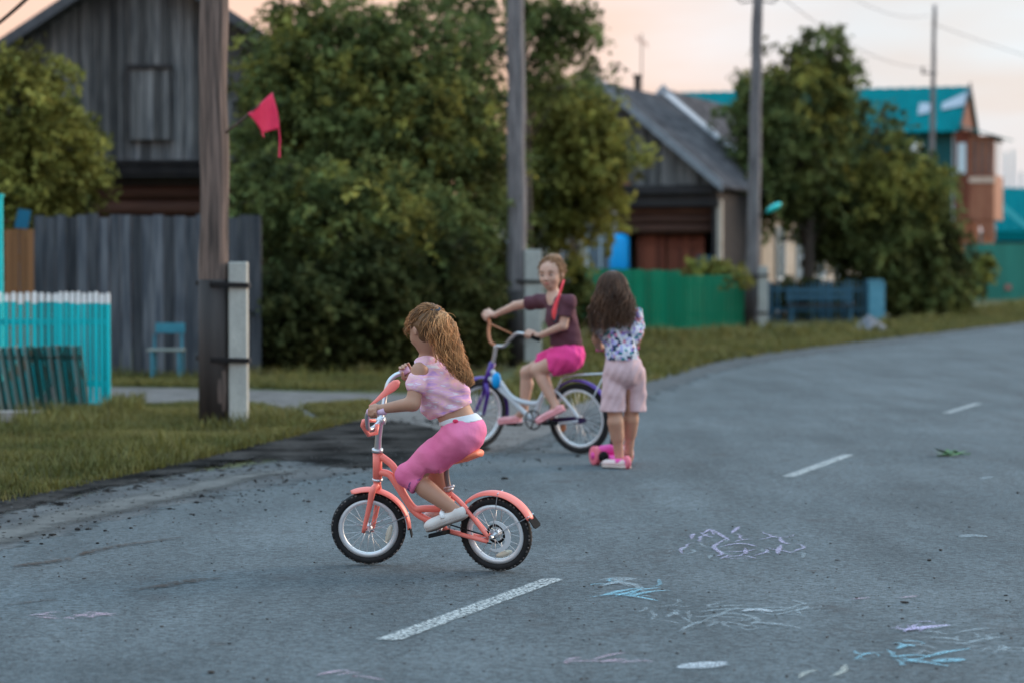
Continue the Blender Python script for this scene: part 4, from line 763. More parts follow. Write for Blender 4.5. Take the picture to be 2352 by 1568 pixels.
# ---------------- smooth solid bodies: blended capsules meshed by surface nets ----------------
class SDF:
    def __init__(s, lo, hi, h):
        s.h = h; s.lo = np.asarray(lo, float); s.n = np.ceil((np.asarray(hi, float)-s.lo)/h).astype(int)+1
        s.D = np.full(s.n, .06, np.float32)
    def _reg(s, lo, hi):
        a = np.clip(np.floor((lo-s.lo)/s.h).astype(int), 0, s.n-1); b = np.clip(np.ceil((hi-s.lo)/s.h).astype(int)+1, 1, s.n)
        g = [(s.lo[i]+np.arange(a[i], b[i])*s.h).astype(np.float32) for i in range(3)]
        return tuple(slice(a[i], b[i]) for i in range(3)), g[0][:, None, None], g[1][None, :, None], g[2][None, None, :]
    def _put(s, sl, d, k, sub=False):
        o = s.D[sl]
        if sub:
            d = -d; hh = np.clip(.5+.5*(d-o)/k, 0, 1); s.D[sl] = o*(1-hh)+d*hh+k*hh*(1-hh); return
        hh = np.clip(.5+.5*(d-o)/k, 0, 1); s.D[sl] = d*(1-hh)+o*hh-k*hh*(1-hh)
    def cap(s, a, b, ra, rb, k=.012, sub=False, flat=None):
        a = np.asarray(a, float); b = np.asarray(b, float); m = max(ra, rb)+k+.035
        sl, X, Y, Z = s._reg(np.minimum(a, b)-m, np.maximum(a, b)+m); ba = b-a; q = max(np.dot(ba, ba), 1e-9)
        px, py, pz = X-a[0], Y-a[1], Z-a[2]; t = np.clip((px*ba[0]+py*ba[1]+pz*ba[2])/q, 0, 1)
        d = np.sqrt((px-t*ba[0])**2+(py-t*ba[1])**2+(pz-t*ba[2])**2)-(ra+(rb-ra)*t); s._put(sl, d, k, sub); return s
    def chain(s, pts, rs, k=.012):
        for i in range(len(pts)-1): s.cap(pts[i], pts[i+1], rs[i], rs[i+1], k)
        return s
    def ell(s, c, r, ax=None, k=.012, sub=False):
        c = np.asarray(c, float); ax = np.eye(3) if ax is None else np.asarray(ax); m = max(r)+k+.035
        sl, X, Y, Z = s._reg(c-m, c+m); p = [ax[i][0]*(X-c[0])+ax[i][1]*(Y-c[1])+ax[i][2]*(Z-c[2]) for i in range(3)]
        k0 = np.sqrt(sum((p[i]/r[i])**2 for i in range(3))); k1 = np.sqrt(sum((p[i]/r[i]**2)**2 for i in range(3)))+1e-6
        s._put(sl, k0*(k0-1)/k1, k, sub); return s
    def clip(s, p, n, round_=.006, rad=None):      # keep the side away from n (inside a box of half-width rad)
        p = np.asarray(p, float); sl, X, Y, Z = s._reg(s.lo, s.lo+s.n*s.h) if rad is None else s._reg(p-rad, p+rad)
        n = nrm(n); d = (X-p[0])*n[0]+(Y-p[1])*n[1]+(Z-p[2])*n[2]; o = s.D[sl]
        hh = np.clip(.5+.5*(d-o)/round_, 0, 1); s.D[sl] = (o*(1-hh)+d*hh+round_*hh*(1-hh)).astype(np.float32); return s
    def wrinkle(s, fn, amp):
        sl, X, Y, Z = s._reg(s.lo, s.lo+s.n*s.h); s.D = (s.D+amp*fn(X, Y, Z)).astype(np.float32); return s
    def mesh(s):
        D = s.D; I = D < 0; nx, ny, nz_ = D.shape
        c = I[:-1, :-1, :-1].astype(np.int8)
        for (i, j, k) in [(1, 0, 0), (0, 1, 0), (0, 0, 1), (1, 1, 0), (1, 0, 1), (0, 1, 1), (1, 1, 1)]: c = c+I[i:nx-1+i, j:ny-1+j, k:nz_-1+k]
        ci = np.argwhere((c > 0) & (c < 8)); idx = np.full((nx-1, ny-1, nz_-1), -1, np.int64); idx[ci[:, 0], ci[:, 1], ci[:, 2]] = np.arange(len(ci))
        cs = [(i, j, k) for i in (0, 1) for j in (0, 1) for k in (0, 1)]; val = {q: D[ci[:, 0]+q[0], ci[:, 1]+q[1], ci[:, 2]+q[2]] for q in cs}
        acc = np.zeros((len(ci), 3)); cnt = np.zeros(len(ci))
        for a in cs:
            for ax in range(3):
                if a[ax]: continue
                b = list(a); b[ax] = 1; b = tuple(b); da, db = val[a], val[b]; m = (da < 0) != (db < 0); t = np.where(m, da/np.where(m, da-db, 1), 0)
                p = np.tile(np.array(a, float), (len(ci), 1)); p[:, ax] += t; acc += p*m[:, None]; cnt += m
        v = s.lo+(ci+acc/cnt[:, None])*s.h; F_ = []
        for ax in range(3):
            o1, o2 = [(1, 2), (2, 0), (0, 1)][ax]
            sa = [slice(None)]*3; sb = [slice(None)]*3; sa[ax] = slice(0, -1); sb[ax] = slice(1, None); A, B = I[tuple(sa)], I[tuple(sb)]
            e = np.argwhere(A != B); e = e[(e[:, o1] > 0) & (e[:, o2] > 0) & (e[:, o1] < D.shape[o1]-1) & (e[:, o2] < D.shape[o2]-1)]
            ins = A[e[:, 0], e[:, 1], e[:, 2]]; q = []
            for (d1, d2) in [(0, 0), (1, 0), (1, 1), (0, 1)]:
                f = e.copy(); f[:, o1] -= d1; f[:, o2] -= d2; q.append(idx[f[:, 0], f[:, 1], f[:, 2]])
            q = np.stack(q, 1); q[ins] = q[ins]; q[~ins] = q[~ins][:, ::-1]; F_.append(q[(q >= 0).all(1)])
        return v, np.concatenate(F_)
    def build(s, name, m, parent, tintfn=None, smooth_it=1, keep_main=False):
        v, f = s.mesh()
        if keep_main and len(v):       # drop specks that the clipping planes leave behind
            lab = np.arange(len(v))
            while True:
                mn = lab[f].min(1); new = lab.copy(); np.minimum.at(new, f.ravel(), np.repeat(mn, 4)); new = new[new]
                if (new == lab).all(): break
                lab = new
            u, c = np.unique(lab, return_counts=True); good = np.isin(lab, u[c > .12*c.max()]); rm = np.cumsum(good)-1; f = rm[f[good[f].all(1)]]; v = v[good]
        for _ in range(smooth_it):
            a = np.zeros_like(v); c = np.zeros(len(v))
            for k in range(4): np.add.at(a, f[:, k], v[f[:, (k+1) % 4]]); np.add.at(c, f[:, k], 1)
            v = v*.5+.5*a/np.maximum(c, 1)[:, None]
        base = np.array(parent.location) if parent.parent is None else np.array(parent.parent.location)
        me = bpy.data.meshes.new(name); me.vertices.add(len(v)); me.vertices.foreach_set('co', (v-base).astype(np.float32).ravel())
        me.loops.add(len(f)*4); me.loops.foreach_set('vertex_index', f.astype(np.int32).ravel()); me.polygons.add(len(f))
        me.polygons.foreach_set('loop_start', np.arange(0, len(f)*4, 4, dtype=np.int32)); me.polygons.foreach_set('loop_total', np.full(len(f), 4, np.int32))
        me.polygons.foreach_set('use_smooth', [True]*len(f)); me.materials.append(m); me.update(); me.validate()
        a = me.attributes.new('tint', 'FLOAT', 'POINT'); a.data.foreach_set('value', (tintfn(v) if tintfn else np.full(len(v), .5)).astype(np.float32))
        o = bpy.data.objects.new(name, me); COL.objects.link(o); o.parent = parent; return o
def skinmat(name, c, c2):
    m = mat(name, c, c2, .55, 9, spec=.35, detail=3); b = m.node_tree.nodes['Principled BSDF']
    b.inputs['Subsurface Weight'].default_value = .12; b.inputs['Subsurface Radius'].default_value = (.012, .005, .003); b.inputs['Subsurface Scale'].default_value = 1; return m
SK1 = skinmat('skin_tan', (.38, .20, .135), (.46, .255, .175)); SK2 = skinmat('skin_fair', (.50, .29, .215), (.60, .37, .28)); SK3 = skinmat('skin_warm', (.40, .215, .145), (.49, .275, .19))
def grip_hand(S, P0, axis, wrist, thumb=1, br=.015, sc=1.0, k=.004):
    """hand closed round a bar: palm from the wrist, four fingers curled round it, thumb from the palm's side"""
    a = nrm(axis); w_ = np.asarray(wrist, float)-P0; w_ = nrm(w_-a*np.dot(w_, a)); n_ = np.cross(a, w_)
    if n_[2] < 0: n_ = -n_
    cir = lambda th, R, o: P0+a*o+R*(math.cos(th)*w_+math.sin(th)*n_)
    R0 = br+.0075*sc; kn = []
    for i in range(4):
        o = (i-1.5)*.0145*sc; fr = (.0068, .0072, .0070, .0060)[i]*sc; ln = (1, 1.06, 1, .86)[i]
        p = [cir(math.radians(q), R0*(1.12 if q < 70 else 1), o) for q in (48, 95*ln, 150*ln, 205*ln)]; kn.append(p[0]); S.chain(p, [fr*1.12, fr, fr*.95, fr*.85], .003)
    pc = sum(kn)/4
    for p in kn: S.cap(wrist+(p-pc)*.35, p, .0125*sc, .0085*sc, .008)
    ts = P0+a*thumb*.024*sc+w_*R0*1.5
    S.chain([wrist*.6+ts*.4, ts, cir(math.radians(-45), R0*1.05, thumb*.03*sc), cir(math.radians(-110), R0, thumb*.022*sc)], [.011*sc, .0095*sc, .008*sc, .0065*sc], .006)
def bbox(pts, m): p = np.array(pts); return p.min(0)-m, p.max(0)+m
def strand(mb, pts, r, tint, seg=4):
    n_ = len(pts); mb.tube(pts, [r*(1-.75*(i/(n_-1))**2) for i in range(n_)], seg, tint, cap=False)
def face_axes(fwd, up=(0, 0, 1)):
    f = nrm(fwd); u = np.asarray(up, float); u = nrm(u-f*np.dot(u, f)); return f, u, np.cross(f, u)     # forward, up, the head's right
def head_sdf(S, c, f, u, r, R=.098):
    """skull, jaw, nose, lips, ears, eye hollows; R = half the head's height"""
    A = np.array([f, r, u]); q = lambda a, b, d: c+f*a*R+r*b*R+u*d*R
    S.ell(q(-.05, 0, .18), (.88*R, .74*R, .82*R), A, .02); S.ell(q(.22, 0, -.30), (.58*R, .56*R, .66*R), A, .03)
    S.ell(q(.42, 0, -.72), (.26*R, .26*R, .20*R), A, .03)
    for s in (-1, 1):
        S.ell(q(.50, s*.34, -.28), (.26*R, .22*R, .24*R), A, .02); S.ell(q(.86, s*.31, .02), (.16*R, .17*R, .11*R), A, .015, sub=True)
        S.ell(q(-.05, s*.78, -.05), (.13*R, .06*R, .22*R), A, .008)
    S.cap(q(.80, 0, .02), q(.96, 0, -.24), .055*R, .105*R, .012); S.ell(q(.86, 0, -.28), (.1*R, .16*R, .08*R), A, .01)
    S.ell(q(.76, 0, -.50), (.09*R, .20*R, .055*R), A, .012); S.ell(q(.74, 0, -.60), (.09*R, .16*R, .05*R), A, .01)
def face_features(par, c, f, u, r, R, skin):
    A = np.array([f, r, u]); q = lambda a, b, d: c+f*a*R+r*b*R+u*d*R
    for s in (-1, 1):
        mb = MB(); mb.ell(q(.715, s*.31, .02), (.085*R, .105*R, .048*R), A, 14, 8); o = mb.build('eye', M['eyewhite'], par, True)
        mb = MB(); mb.ell(q(.775, s*.31, .02), (.052*R, .072*R, .052*R), A, 12, 8); mb.build('iris', M['eyedark'], o, True)
        mb = MB(); mb.tube([q(.80, s*.17, .235), q(.82, s*.31, .28), q(.70, s*.48, .22)], .034*R, 5, flat=.5); mb.build('eyebrow', M['brow'], par)
    mb = MB(); mb.tube([q(.80, -.22, -.51), q(.855, -.09, -.52), q(.86, 0, -.535), q(.855, .09, -.52), q(.80, .22, -.51)], [.012*R, .04*R, .045*R, .04*R, .012*R], 6); mb.build('lips', M['lips'], par, True)
M['eyewhite'] = mat('eye_white', (.40, .36, .34), (.42, .38, .36), .3, 5); M['eyedark'] = mat('eye_dark', (.015, .015, .018), (.03, .025, .02), .2, 5); M['brow'] = mat('eyebrow_hair', (.12, .07, .045), (.16, .1, .06), .8, 20); M['lips'] = mat('lips', (.42, .10, .09), (.48, .13, .11), .5, 20)
M['coral'] = mat('coral_paint', (.90, .20, .155), (.94, .25, .20), .38, 5, spec=.5, fine=0); M['chrome'] = mat('silver_metal', (.50, .51, .53), (.62, .63, .66), .32, 20, metal=.75)
M['rubber'] = mat('black_rubber', (.010, .011, .012), (.02, .02, .022), .75, 40, tint=.0); M['rubberdirt'] = mat('dusty_tread', (.02, .02, .022), (.20, .18, .17), .9, 60, contrast=1.2)
M['rim'] = mat('pale_alloy_rim', (.66, .70, .74), (.78, .82, .85), .4, 12, metal=.3); M['blackplastic'] = mat('black_plastic', (.010, .010, .011), (.016, .016, .016), .85, 20, spec=.1)
M['reflector'] = mat('white_reflector', (.62, .60, .50), (.72, .70, .6), .25, 9); M['purple'] = mat('purple_paint', (.07, .02, .24), (.09, .03, .29), .35, 5, spec=.5); M['silverpaint'] = mat('silver_frame_paint', (.50, .55, .60), (.58, .63, .68), .35, 5, spec=.5)
M['lilacgrip'] = mat('lilac_grip', (.55, .33, .50), (.75, .55, .68), .5, 40)
M['rust'] = mat('orange_brown_tube', (.35, .12, .05), (.45, .18, .09), .5, 12)
# ---------------- bicycle parts ----------------
def wheel(par, c, h, u, R, rt, spokes, refl=None, treaddirt=True, big=False):
    h = nrm(h); u = nrm(u-h*np.dot(u, h)); n_ = np.cross(h, u)
    mb = MB(); mb.tube([c-n_*.045, c-n_*.03, c-n_*.028, c+n_*.028, c+n_*.03, c+n_*.045], [.006, .006, .018, .018, .006, .006], 12)
    for k in range(spokes):
        a = 2*math.pi*(k+.3)/spokes; d = math.cos(a)*h+math.sin(a)*u; d2 = math.cos(a+.35*(-1)**(k//2))*h+math.sin(a+.35*(-1)**(k//2))*u; mb.tube([c+d2*.017+n_*.025*(-1)**k, c+d*(R-2*rt)], .0014, 4)
    o = mb.build('wheel', M['chrome'], par, True)
    mb = MB(); mb.torus(c, h, u, R-rt, rt, 64, 12); 
    nk = 56 if not big else 64
    for k in range(nk):
        for s in (-1, 1):
            a = 2*math.pi*(k+(.5 if s > 0 else 0))/nk; d = math.cos(a)*h+math.sin(a)*u; tg = -math.sin(a)*h+math.cos(a)*u
            mb.box(c+d*(R-rt*.42)+n_*s*rt*.72, (rt*.5, rt*.34, R*.055), np.array([d*.6+n_*s*.8, -d*.8*s+n_*.6, tg]), .5, 1 if (k % 3 and treaddirt) else 0)
    mb.build('tyre', [M['rubber'], M['rubberdirt']], o, True)
    mb = MB(); Rr = R-2*rt
    for (q0, q1, wd) in ((0, -.020, .013),):
        vs = []; nR = 64
        for i in range(nR):
            a = 2*math.pi*i/nR; d = math.cos(a)*h+math.sin(a)*u; vs += [c+d*(Rr+.003)+n_*wd, c+d*(Rr-.016)+n_*wd*.8, c+d*(Rr-.02), c+d*(Rr-.016)-n_*wd*.8, c+d*(Rr+.003)-n_*wd, c+d*(Rr-.002)]
        mb.add(vs, [(i*6+k, ((i+1) % nR)*6+k, ((i+1) % nR)*6+(k+1) % 6, i*6+(k+1) % 6) for i in range(nR) for k in range(6)])
    mb.build('rim', M['rim'], o, True)
    if refl is not None:
        a = math.radians(refl); d = math.cos(a)*h+math.sin(a)*u; tg = -math.sin(a)*h+math.cos(a)*u; mb = MB(); mb.ell(c+d*R*.56-n_*.004, (R*.26, R*.08, .006), np.array([tg, d, n_]), 18, 8); mb.ell(c+d*R*.56-n_*.011, (R*.20, R*.045, .003), np.array([tg, d, n_]), 18, 6); mb.build('wheel_reflector', M['reflector'], par, True)
    return h, u, n_
def fender(par, c, h, u, R, a0, a1, wd, m, nm='mudguard', flap=0, th=.0):
    n_ = np.cross(h, u); mb = MB(); vs = []; nn = 36; kk = 8
    for i in range(nn+1):
        a = math.radians(a0+(a1-a0)*i/nn); d = math.cos(a)*h+math.sin(a)*u; ww = wd*(1 if 1 < i < nn else (.8 if i in (1, nn) else .5))
        for j in range(kk+1): q = (j/kk-.5)*2; vs.append(c+d*(R-.014*q*q)+n_*ww*q)
    mb.add(vs, [(i*(kk+1)+j, (i+1)*(kk+1)+j, (i+1)*(kk+1)+j+1, i*(kk+1)+j+1) for i in range(nn) for j in range(kk)]); o = mb.build(nm, m, par, True)
    s = o.modifiers.new('solid', 'SOLIDIFY'); s.thickness = .003
    if flap:
        mb = MB(); a = math.radians(a1); d = math.cos(a)*h+math.sin(a)*u; tg = -math.sin(a)*h+math.cos(a)*u; sg = 1 if a1 > a0 else -1; A = c+d*(R-.004)
        mb.prism([A-n_*wd*.9-tg*.01, A+n_*wd*.9-tg*.01, A+n_*wd*1.05+tg*sg*flap*.8+d*.008, A+n_*wd*.7+tg*sg*flap+d*.01, A-n_*wd*.7+tg*sg*flap+d*.01, A-n_*wd*1.05+tg*sg*flap*.8+d*.008], -d*.004); mb.build('mud_flap', M['blackplastic'], o)
    return o
def tubepart(par, nm, m, *paths):
    mb = MB()
    for (pts, r) in paths: mb.tube(catmull(pts, 4*len(pts)) if len(pts) > 2 else pts, r if np.isscalar(r) else list(np.interp(np.linspace(0, 1, 4*len(pts) if len(pts) > 2 else 2), np.linspace(0, 1, len(r)), r)), 12)
    return mb.build(nm, m, par, True)
# ============ the coral bicycle (rear wheel 10.95 m away, front 11.2 m; leaning towards the camera) ============
LEAN = .20
def Z1(x, y):
    for _ in range(2): h = 1.4-(y-610)/497.; X = (x-CX)/F*11.05
    return 10.97+.423*(-.073-X)-LEAN*h
def B(x, y, off=0.0): return P(x, y, Z1(x, y)+off)
zb = lambda x, y: (716.6+x*.4336, 661.5+y*.4336)
def Bz(x, y, off=0.0): return B(*zb(x, y), off)
lean = nrm(V(0, -LEAN, 1)); hd = nrm(V(-.92, .39, 0)); hf = V(-1, .02, 0)
cR = B(1139.5, 1232.6); cF = B(846.7, 1217.8); R1 = .1745; cR[2] = cF[2] = R1*.981+.015
bk = thing('bicycle', 'small coral pink childs bicycle ridden by the ponytailed girl', 'bicycle', V((cR+cF)[0]/2, (cR+cF)[1]/2, 0))
rb_ = wheel(bk, cR, hd, lean, R1, .019, 20, 250); rf_ = wheel(bk, cF, hf, lean, R1, .019, 20, 195)
fender(bk, cR, rb_[0], rb_[1], .204, 46, 157, .035, M['coral'], flap=.045); fender(bk, cF, rf_[0], rf_[1], .198, 66, 181, .033, M['coral'], flap=.035)
tubepart(bk, 'frame', M['coral'],
  ([Bz(347, 862), Bz(347, 1012)], .0215), ([Bz(362, 885), Bz(420, 930), Bz(448, 975), Bz(470, 1050), Bz(500, 1110), Bz(545, 1165), Bz(600, 1165), Bz(700, 1160), Bz(740, 1115)], .0165),
  ([Bz(358, 972), Bz(410, 985), Bz(450, 1040), Bz(500, 1120), Bz(560, 1195), Bz(690, 1262)], .0165), ([Bz(725, 1060), Bz(690, 1262)], .015),
  ([Bz(690, 1262, -.035), Bz(740, 1288, -.05), Bz(930, 1340, -.05)], .0105), ([Bz(690, 1262, .035), Bz(740, 1288, .05), Bz(930, 1320, .05)], .0105),
  ([Bz(735, 1085, -.02), Bz(800, 1150, -.04), Bz(940, 1325, -.05)], .010), ([Bz(735, 1085, .02), Bz(800, 1145, .04), Bz(940, 1310, .05)], .010), ([Bz(800, 1150, -.04), Bz(800, 1145, .04)], .008), ([Bz(690, 1262, -.03), Bz(690, 1262, .03)], .022))
tubepart(bk, 'fork', M['coral'], ([Bz(347, 1015), Bz(345, 1040)], .018), ([Bz(345, 1040, -.01), Bz(322, 1070, -.045), Bz(305, 1150, -.045), Bz(272, 1292, -.045)], [.015, .016, .013, .009]), ([Bz(350, 1040, .01), Bz(352, 1075, .045), Bz(345, 1150, .045), Bz(318, 1285, .045)], [.015, .016, .013, .009]))
tubepart(bk, 'headset', M['chrome'], ([Bz(347, 848), Bz(347, 866)], .026), ([Bz(347, 1006), Bz(347, 1018)], .025))
tubepart(bk, 'handlebar_stem', M['chrome'], ([Bz(348, 860), Bz(352, 790), Bz(362, 700)], [.017, .015, .016]), ([Bz(340, 700), Bz(385, 700)], .018))
gL, gR = Bz(338, 655, -.19), Bz(500, 432, .17)
hb = tubepart(bk, 'handlebar', M['chrome'], ([Bz(362, 702, -.01), Bz(330, 735, -.06), Bz(300, 745, -.11), Bz(292, 700, -.15), Bz(300, 655, -.17), Bz(345, 648, -.20)], .0105),
  ([Bz(362, 702, .01), Bz(376, 650, .05), Bz(386, 575, .09), Bz(405, 500, .12), Bz(440, 462, .15), Bz(485, 445, .17)], .0115))
tubepart(bk, 'handlebar_grip', M['lilacgrip'], ([Bz(300, 655, -.17), Bz(385, 652, -.21)], .016)); tubepart(bk, 'handlebar_grip', M['lilacgrip'], ([Bz(468, 450, .16), Bz(515, 425, .185)], .0165))
mb = MB(); a, b = Bz(305, 625, -.12), Bz(462, 490, .05); d = nrm(b-a); s = nrm(np.cross(d, V(0, 1, 0)))
mb.tube([a, a*.75+b*.25, a*.45+b*.55, a*.25+b*.75, a*.1+b*.9, b], [.006, .008, .015, .022, .020, .008], 14, flat=.35, upv=s); mb.build('crossbar_pad', M['coral'], bk, True)
mb = MB(); mb.tube([Bz(275, 700, -.14), Bz(268, 725, -.13), Bz(300, 775, -.11), Bz(340, 765, -.07), Bz(345, 720, -.05)], .011, 8); mb.tube([Bz(272, 700, -.14), Bz(335, 700, -.08)], .008, 8); mb.build('front_bracket', M['coral'], bk, True)
mb = MB()
A, Bp = Bz(705, 928, -.02), Bz(890, 886, -.02); d = nrm(Bp-A); lat = nrm(np.cross(d, V(0, 0, 1))); upn = np.cross(lat, d); vs = []
prof = [(0, .014, .0), (.12, .022, .006), (.35, .03, .004), (.6, .052, .004), (.85, .068, .010), (1.0, .05, .014), (1.04, .03, .012)]
for (t_, wd, hh) in prof:
    c = A+(Bp-A)*t_
    for k in range(14):
        q = 2*math.pi*k/14; vs.append(c+lat*wd*math.cos(q)+upn*(hh+.017*math.sin(q)))
n_ = len(prof); mb.add(vs, [(i*14+k, i*14+(k+1) % 14, (i+1)*14+(k+1) % 14, (i+1)*14+k) for i in range(n_-1) for k in range(14)]+[tuple(range(14)), tuple((n_-1)*14+k for k in range(14))])
mb.build('saddle', mat('orange_coral_vinyl', (.85, .20, .11), (.9, .26, .15), .45, 8), bk, True)
tubepart(bk, 'seat_post', mat('dull_steel', (.16, .12, .12), (.24, .2, .2), .4, 9, metal=.6), ([Bz(728, 1075), Bz(712, 985), Bz(715, 905)], .0125))
tubepart(bk, 'seat_clamp', M['chrome'], ([Bz(727, 1072), Bz(725, 1050)], .021), ([Bz(700, 1062, -.02), Bz(752, 1045, -.02)], .007))
c = Bz(690, 1262, -.045); mb = MB(); nn = rb_[2]; mb.torus(c, rb_[0], rb_[1], .036, .004, 28, 6)
for k in range(5): a = 2*math.pi*k/5; mb.tube([c, c+(math.cos(a)*rb_[0]+math.sin(a)*rb_[1])*.036], .004, 5)
ck = mb.build('crankset', M['chrome'], bk, True)
pL, pR = Bz(675, 1292, -.10), Bz(650, 1225, .10)
tubepart(bk, 'crank_arm', M['chrome'], ([c, pL], .007)); tubepart(bk, 'crank_arm', M['chrome'], ([Bz(690, 1262, .045), pR], .007))
for (q, d_) in ((pL, -.03), (pR, .03)):
    mb = MB(); mb.box(q+V(0, d_, -.002), (.075, .085, .020), np.array([nrm(V(-.92, .39, -.25)), nrm(V(.39, .92, 0)), nrm(V(0, 0, 1))])); mb.build('pedal', M['blackplastic'], bk, bevel=.004)
mb = MB(); a_, b_ = Bz(660, 1275, -.052), Bz(945, 1330, -.058)
for k in range(14):
    pass
mb.tube([Bz(690, 1238, -.05), Bz(950, 1318, -.055)], .0035, 5); mb.tube([Bz(690, 1288, -.05), Bz(950, 1352, -.055)], .0035, 5); mb.build('chain', M['iron'], bk)
mb = MB(); cc = Bz(1010, 1290, -.045); mb.torus(cR+nn*-.0+(-rb_[2])*0, rb_[0], rb_[1], .040, .006, 30, 6); mb.build('sprocket_guard', M['blackplastic'], bk, True)
mb = MB(); vs = []       # white chain-guard crescent behind the rear hub
for i in range(17):
    a = math.radians(100-i*13); d = math.cos(a)*-rb_[0]+math.sin(a)*rb_[1]; vs += [cR+d*.062-nn*.036*-1*-1, cR+d*(.062+.022*math.sin(math.pi*i/16)+.004)-nn*.036]
mb.add(vs, [(i*2, i*2+1, i*2+3, i*2+2) for i in range(16)]); o = mb.build('spoke_guard', M['rim'], bk); s = o.modifiers.new('solid', 'SOLIDIFY'); s.thickness = .003
for (c_, h_, u_, n2, R_, an_, nm) in ((cR, *rb_, .2, 152, 'mudguard_stay'), (cR, *rb_, .2, 100, 'mudguard_stay'), (cF, *rf_, .195, 160, 'mudguard_stay')):
    a = math.radians(an_); e_ = c_+(math.cos(a)*h_+math.sin(a)*u_)*R_; mb = MB()
    for s in (-1, 1): mb.tube([c_+n2*s*.05, e_+n2*s*.03], .0022, 5)
    mb.tube([e_-n2*.032, e_+n2*.032], .0022, 5); mb.build(nm, M['chrome'], bk)
for (c_, n2) in ((cR, rb_[2]), (cF, rf_[2])):
    mb = MB()
    for s in (-1, 1): mb.tube([c_+n2*s*.050, c_+n2*s*.064], [.010, .008], 8)
    mb.build('axle_nut', M['chrome'], bk)
# ============ girl with ponytail ============
g1 = thing('person', 'girl with curly ponytail in pink tie-dye top riding the coral bicycle', 'person', V(B(1040, 1100)[0], B(1040, 1100)[1], 0))
pel, wai, che, nb, nk = B(1062, 988), B(1042, 945), B(1014, 890), B(984, 838), B(975, 812)
shL, shR = B(964, 850, -.095), B(1010, 838, .10)
elL, wrL = B(948, 926, -.17), B(878, 938, -.19); elR, wrR = B(975, 880, .20), B(947, 858, .19)
hipL, knL, anL = B(1056, 1006, -.055), B(938, 1090, -.085), B(1046, 1172, -.09)
hipR, knR, anR = B(1066, 1004, .055), B(985, 1050, .085), B(1030, 1150, .09)
allp = [pel, nk, shL, shR, elL, wrL, elR, wrR, knL, anL, knR, anR, gL, gR, B(975, 700), B(860, 940, -.2), B(985, 1205, -.1)]
lo, hi = bbox(allp, .10); S = SDF(lo, hi, .0042)
hc = B(982, 758); f1, u1, r1_ = face_axes(nrm(V(-.62, .72, -.24)))
head_sdf(S, hc, f1, u1, r1_, .100)
S.cap(nb, hc-u1*.05, .034, .031, .02); S.chain([nb, che, wai, pel], [.055, .078, .072, .088], .03); S.cap(shL, shR, .034, .034, .04)
S.chain([shL, elL, wrL], [.036, .033, .021], .012); S.chain([shR, elR, wrR], [.034, .029, .019], .012)
S.chain([hipL, knL, anL], [.076, .045, .027], .02); S.cap((knL*.65+anL*.35)+V(.01, 0, -.008), anL*.8+knL*.2, .041, .026, .02)
S.chain([hipR, knR, anR], [.076, .045, .027], .02); S.cap((knR*.65+anR*.35)+V(.01, 0, -.008), anR*.8+knR*.2, .041, .026, .02)
S.cap(anL, B(1010, 1200, -.10), .024, .02, .01); S.cap(anR, B(1000, 1180, .1), .024, .02, .01)
grip_hand(S, gL, Bz(385, 652, -.21)-Bz(300, 655, -.17), wrL, thumb=-1, br=.016); grip_hand(S, gR, Bz(515, 425, .185)-Bz(468, 450, .16), wrR, thumb=-1, br=.0165)
S.build('body', SK1, g1)
def knit(X, Y, Z): return np.sin(X*55+Z*70)*np.sin(Z*38-Y*30)+.5*np.sin(Z*120+X*40)
# tie-dye crop top with cut-out shoulders
mtd = mat('tie_dye_cotton', (.78, .70, .78), (.72, .28, .50), .9, 5, bump=.6, bscale=14)
t = mtd.node_tree; n = t.nodes.new; l = t.links.new; b_ = t.nodes['Principled BSDF']
tcn = n('ShaderNodeTexCoord'); mpn = n('ShaderNodeMapping'); mpn.inputs['Scale'].default_value = (10, 10, 36); mpn.inputs['Rotation'].default_value = (0, .25, 0); l(tcn.outputs['Object'], mpn.inputs[0])
nz = n('ShaderNodeTexNoise'); nz.inputs['Scale'].default_value = 1.1; nz.inputs['Detail'].default_value = 5; nz.inputs['Distortion'].default_value = .6; l(mpn.outputs[0], nz.inputs[0])
cr = n('ShaderNodeValToRGB'); els = cr.color_ramp.elements; els[0].position = .30; els[0].color = (.50, .30, .62, 1); els[1].position = .70; els[1].color = (.80, .76, .82, 1)
for p_, c_ in ((.40, (.80, .42, .58, 1)), (.48, (.82, .52, .52, 1)), (.57, (.76, .42, .62, 1)), (.62, (.82, .72, .80, 1))): q = els.new(p_); q.color = c_
l(nz.outputs[0], cr.inputs[0]); l(cr.outputs[0], b_.inputs['Base Color'])
S = SDF(*bbox([nb, shL, shR, wai, elL, elR], .13), .0045)
S.cap(shL*.35+elL*.65+V(.008, 0, .02), shL*.62+elL*.38, .045, .046, .01); S.clip(elL*.66+shL*.34, elL-shL, .004, .075)
S.cap(shR*.35+elR*.65, shR, .045, .045, .015); S.clip(elR*.66+shR*.34, elR-shR, .004, .075)
S.chain([nb+V(0, 0, -.005), che, wai], [.060, .093, .087], .03); S.cap(B(972, 838, -.06), B(1005, 834, .07), .040, .040, .03); S.cap(che, B(1040, 905), .085, .08, .03); S.cap(che-V(.03, 0, 0), B(1000, 930), .06, .07, .03)
S.cap(shL*.62+elL*.38, che*.6+shL*.4, .045, .05, .02)
S.ell(shL+V(-.02, -.035, .005), (.036, .034, .026), None, .004, sub=True)
S.wrinkle(lambda X, Y, Z: knit(X, Y, Z)+.6*np.sin(X*95-Z*60+np.sin(Z*30)*2), .0032)
hem = B(1037, 944); S.clip(hem, nrm(V(.42, 0, -1))); S.clip(B(981, 815), V(-.25, .1, 1))
S.build('crop_top', mtd, g1, keep_main=True)
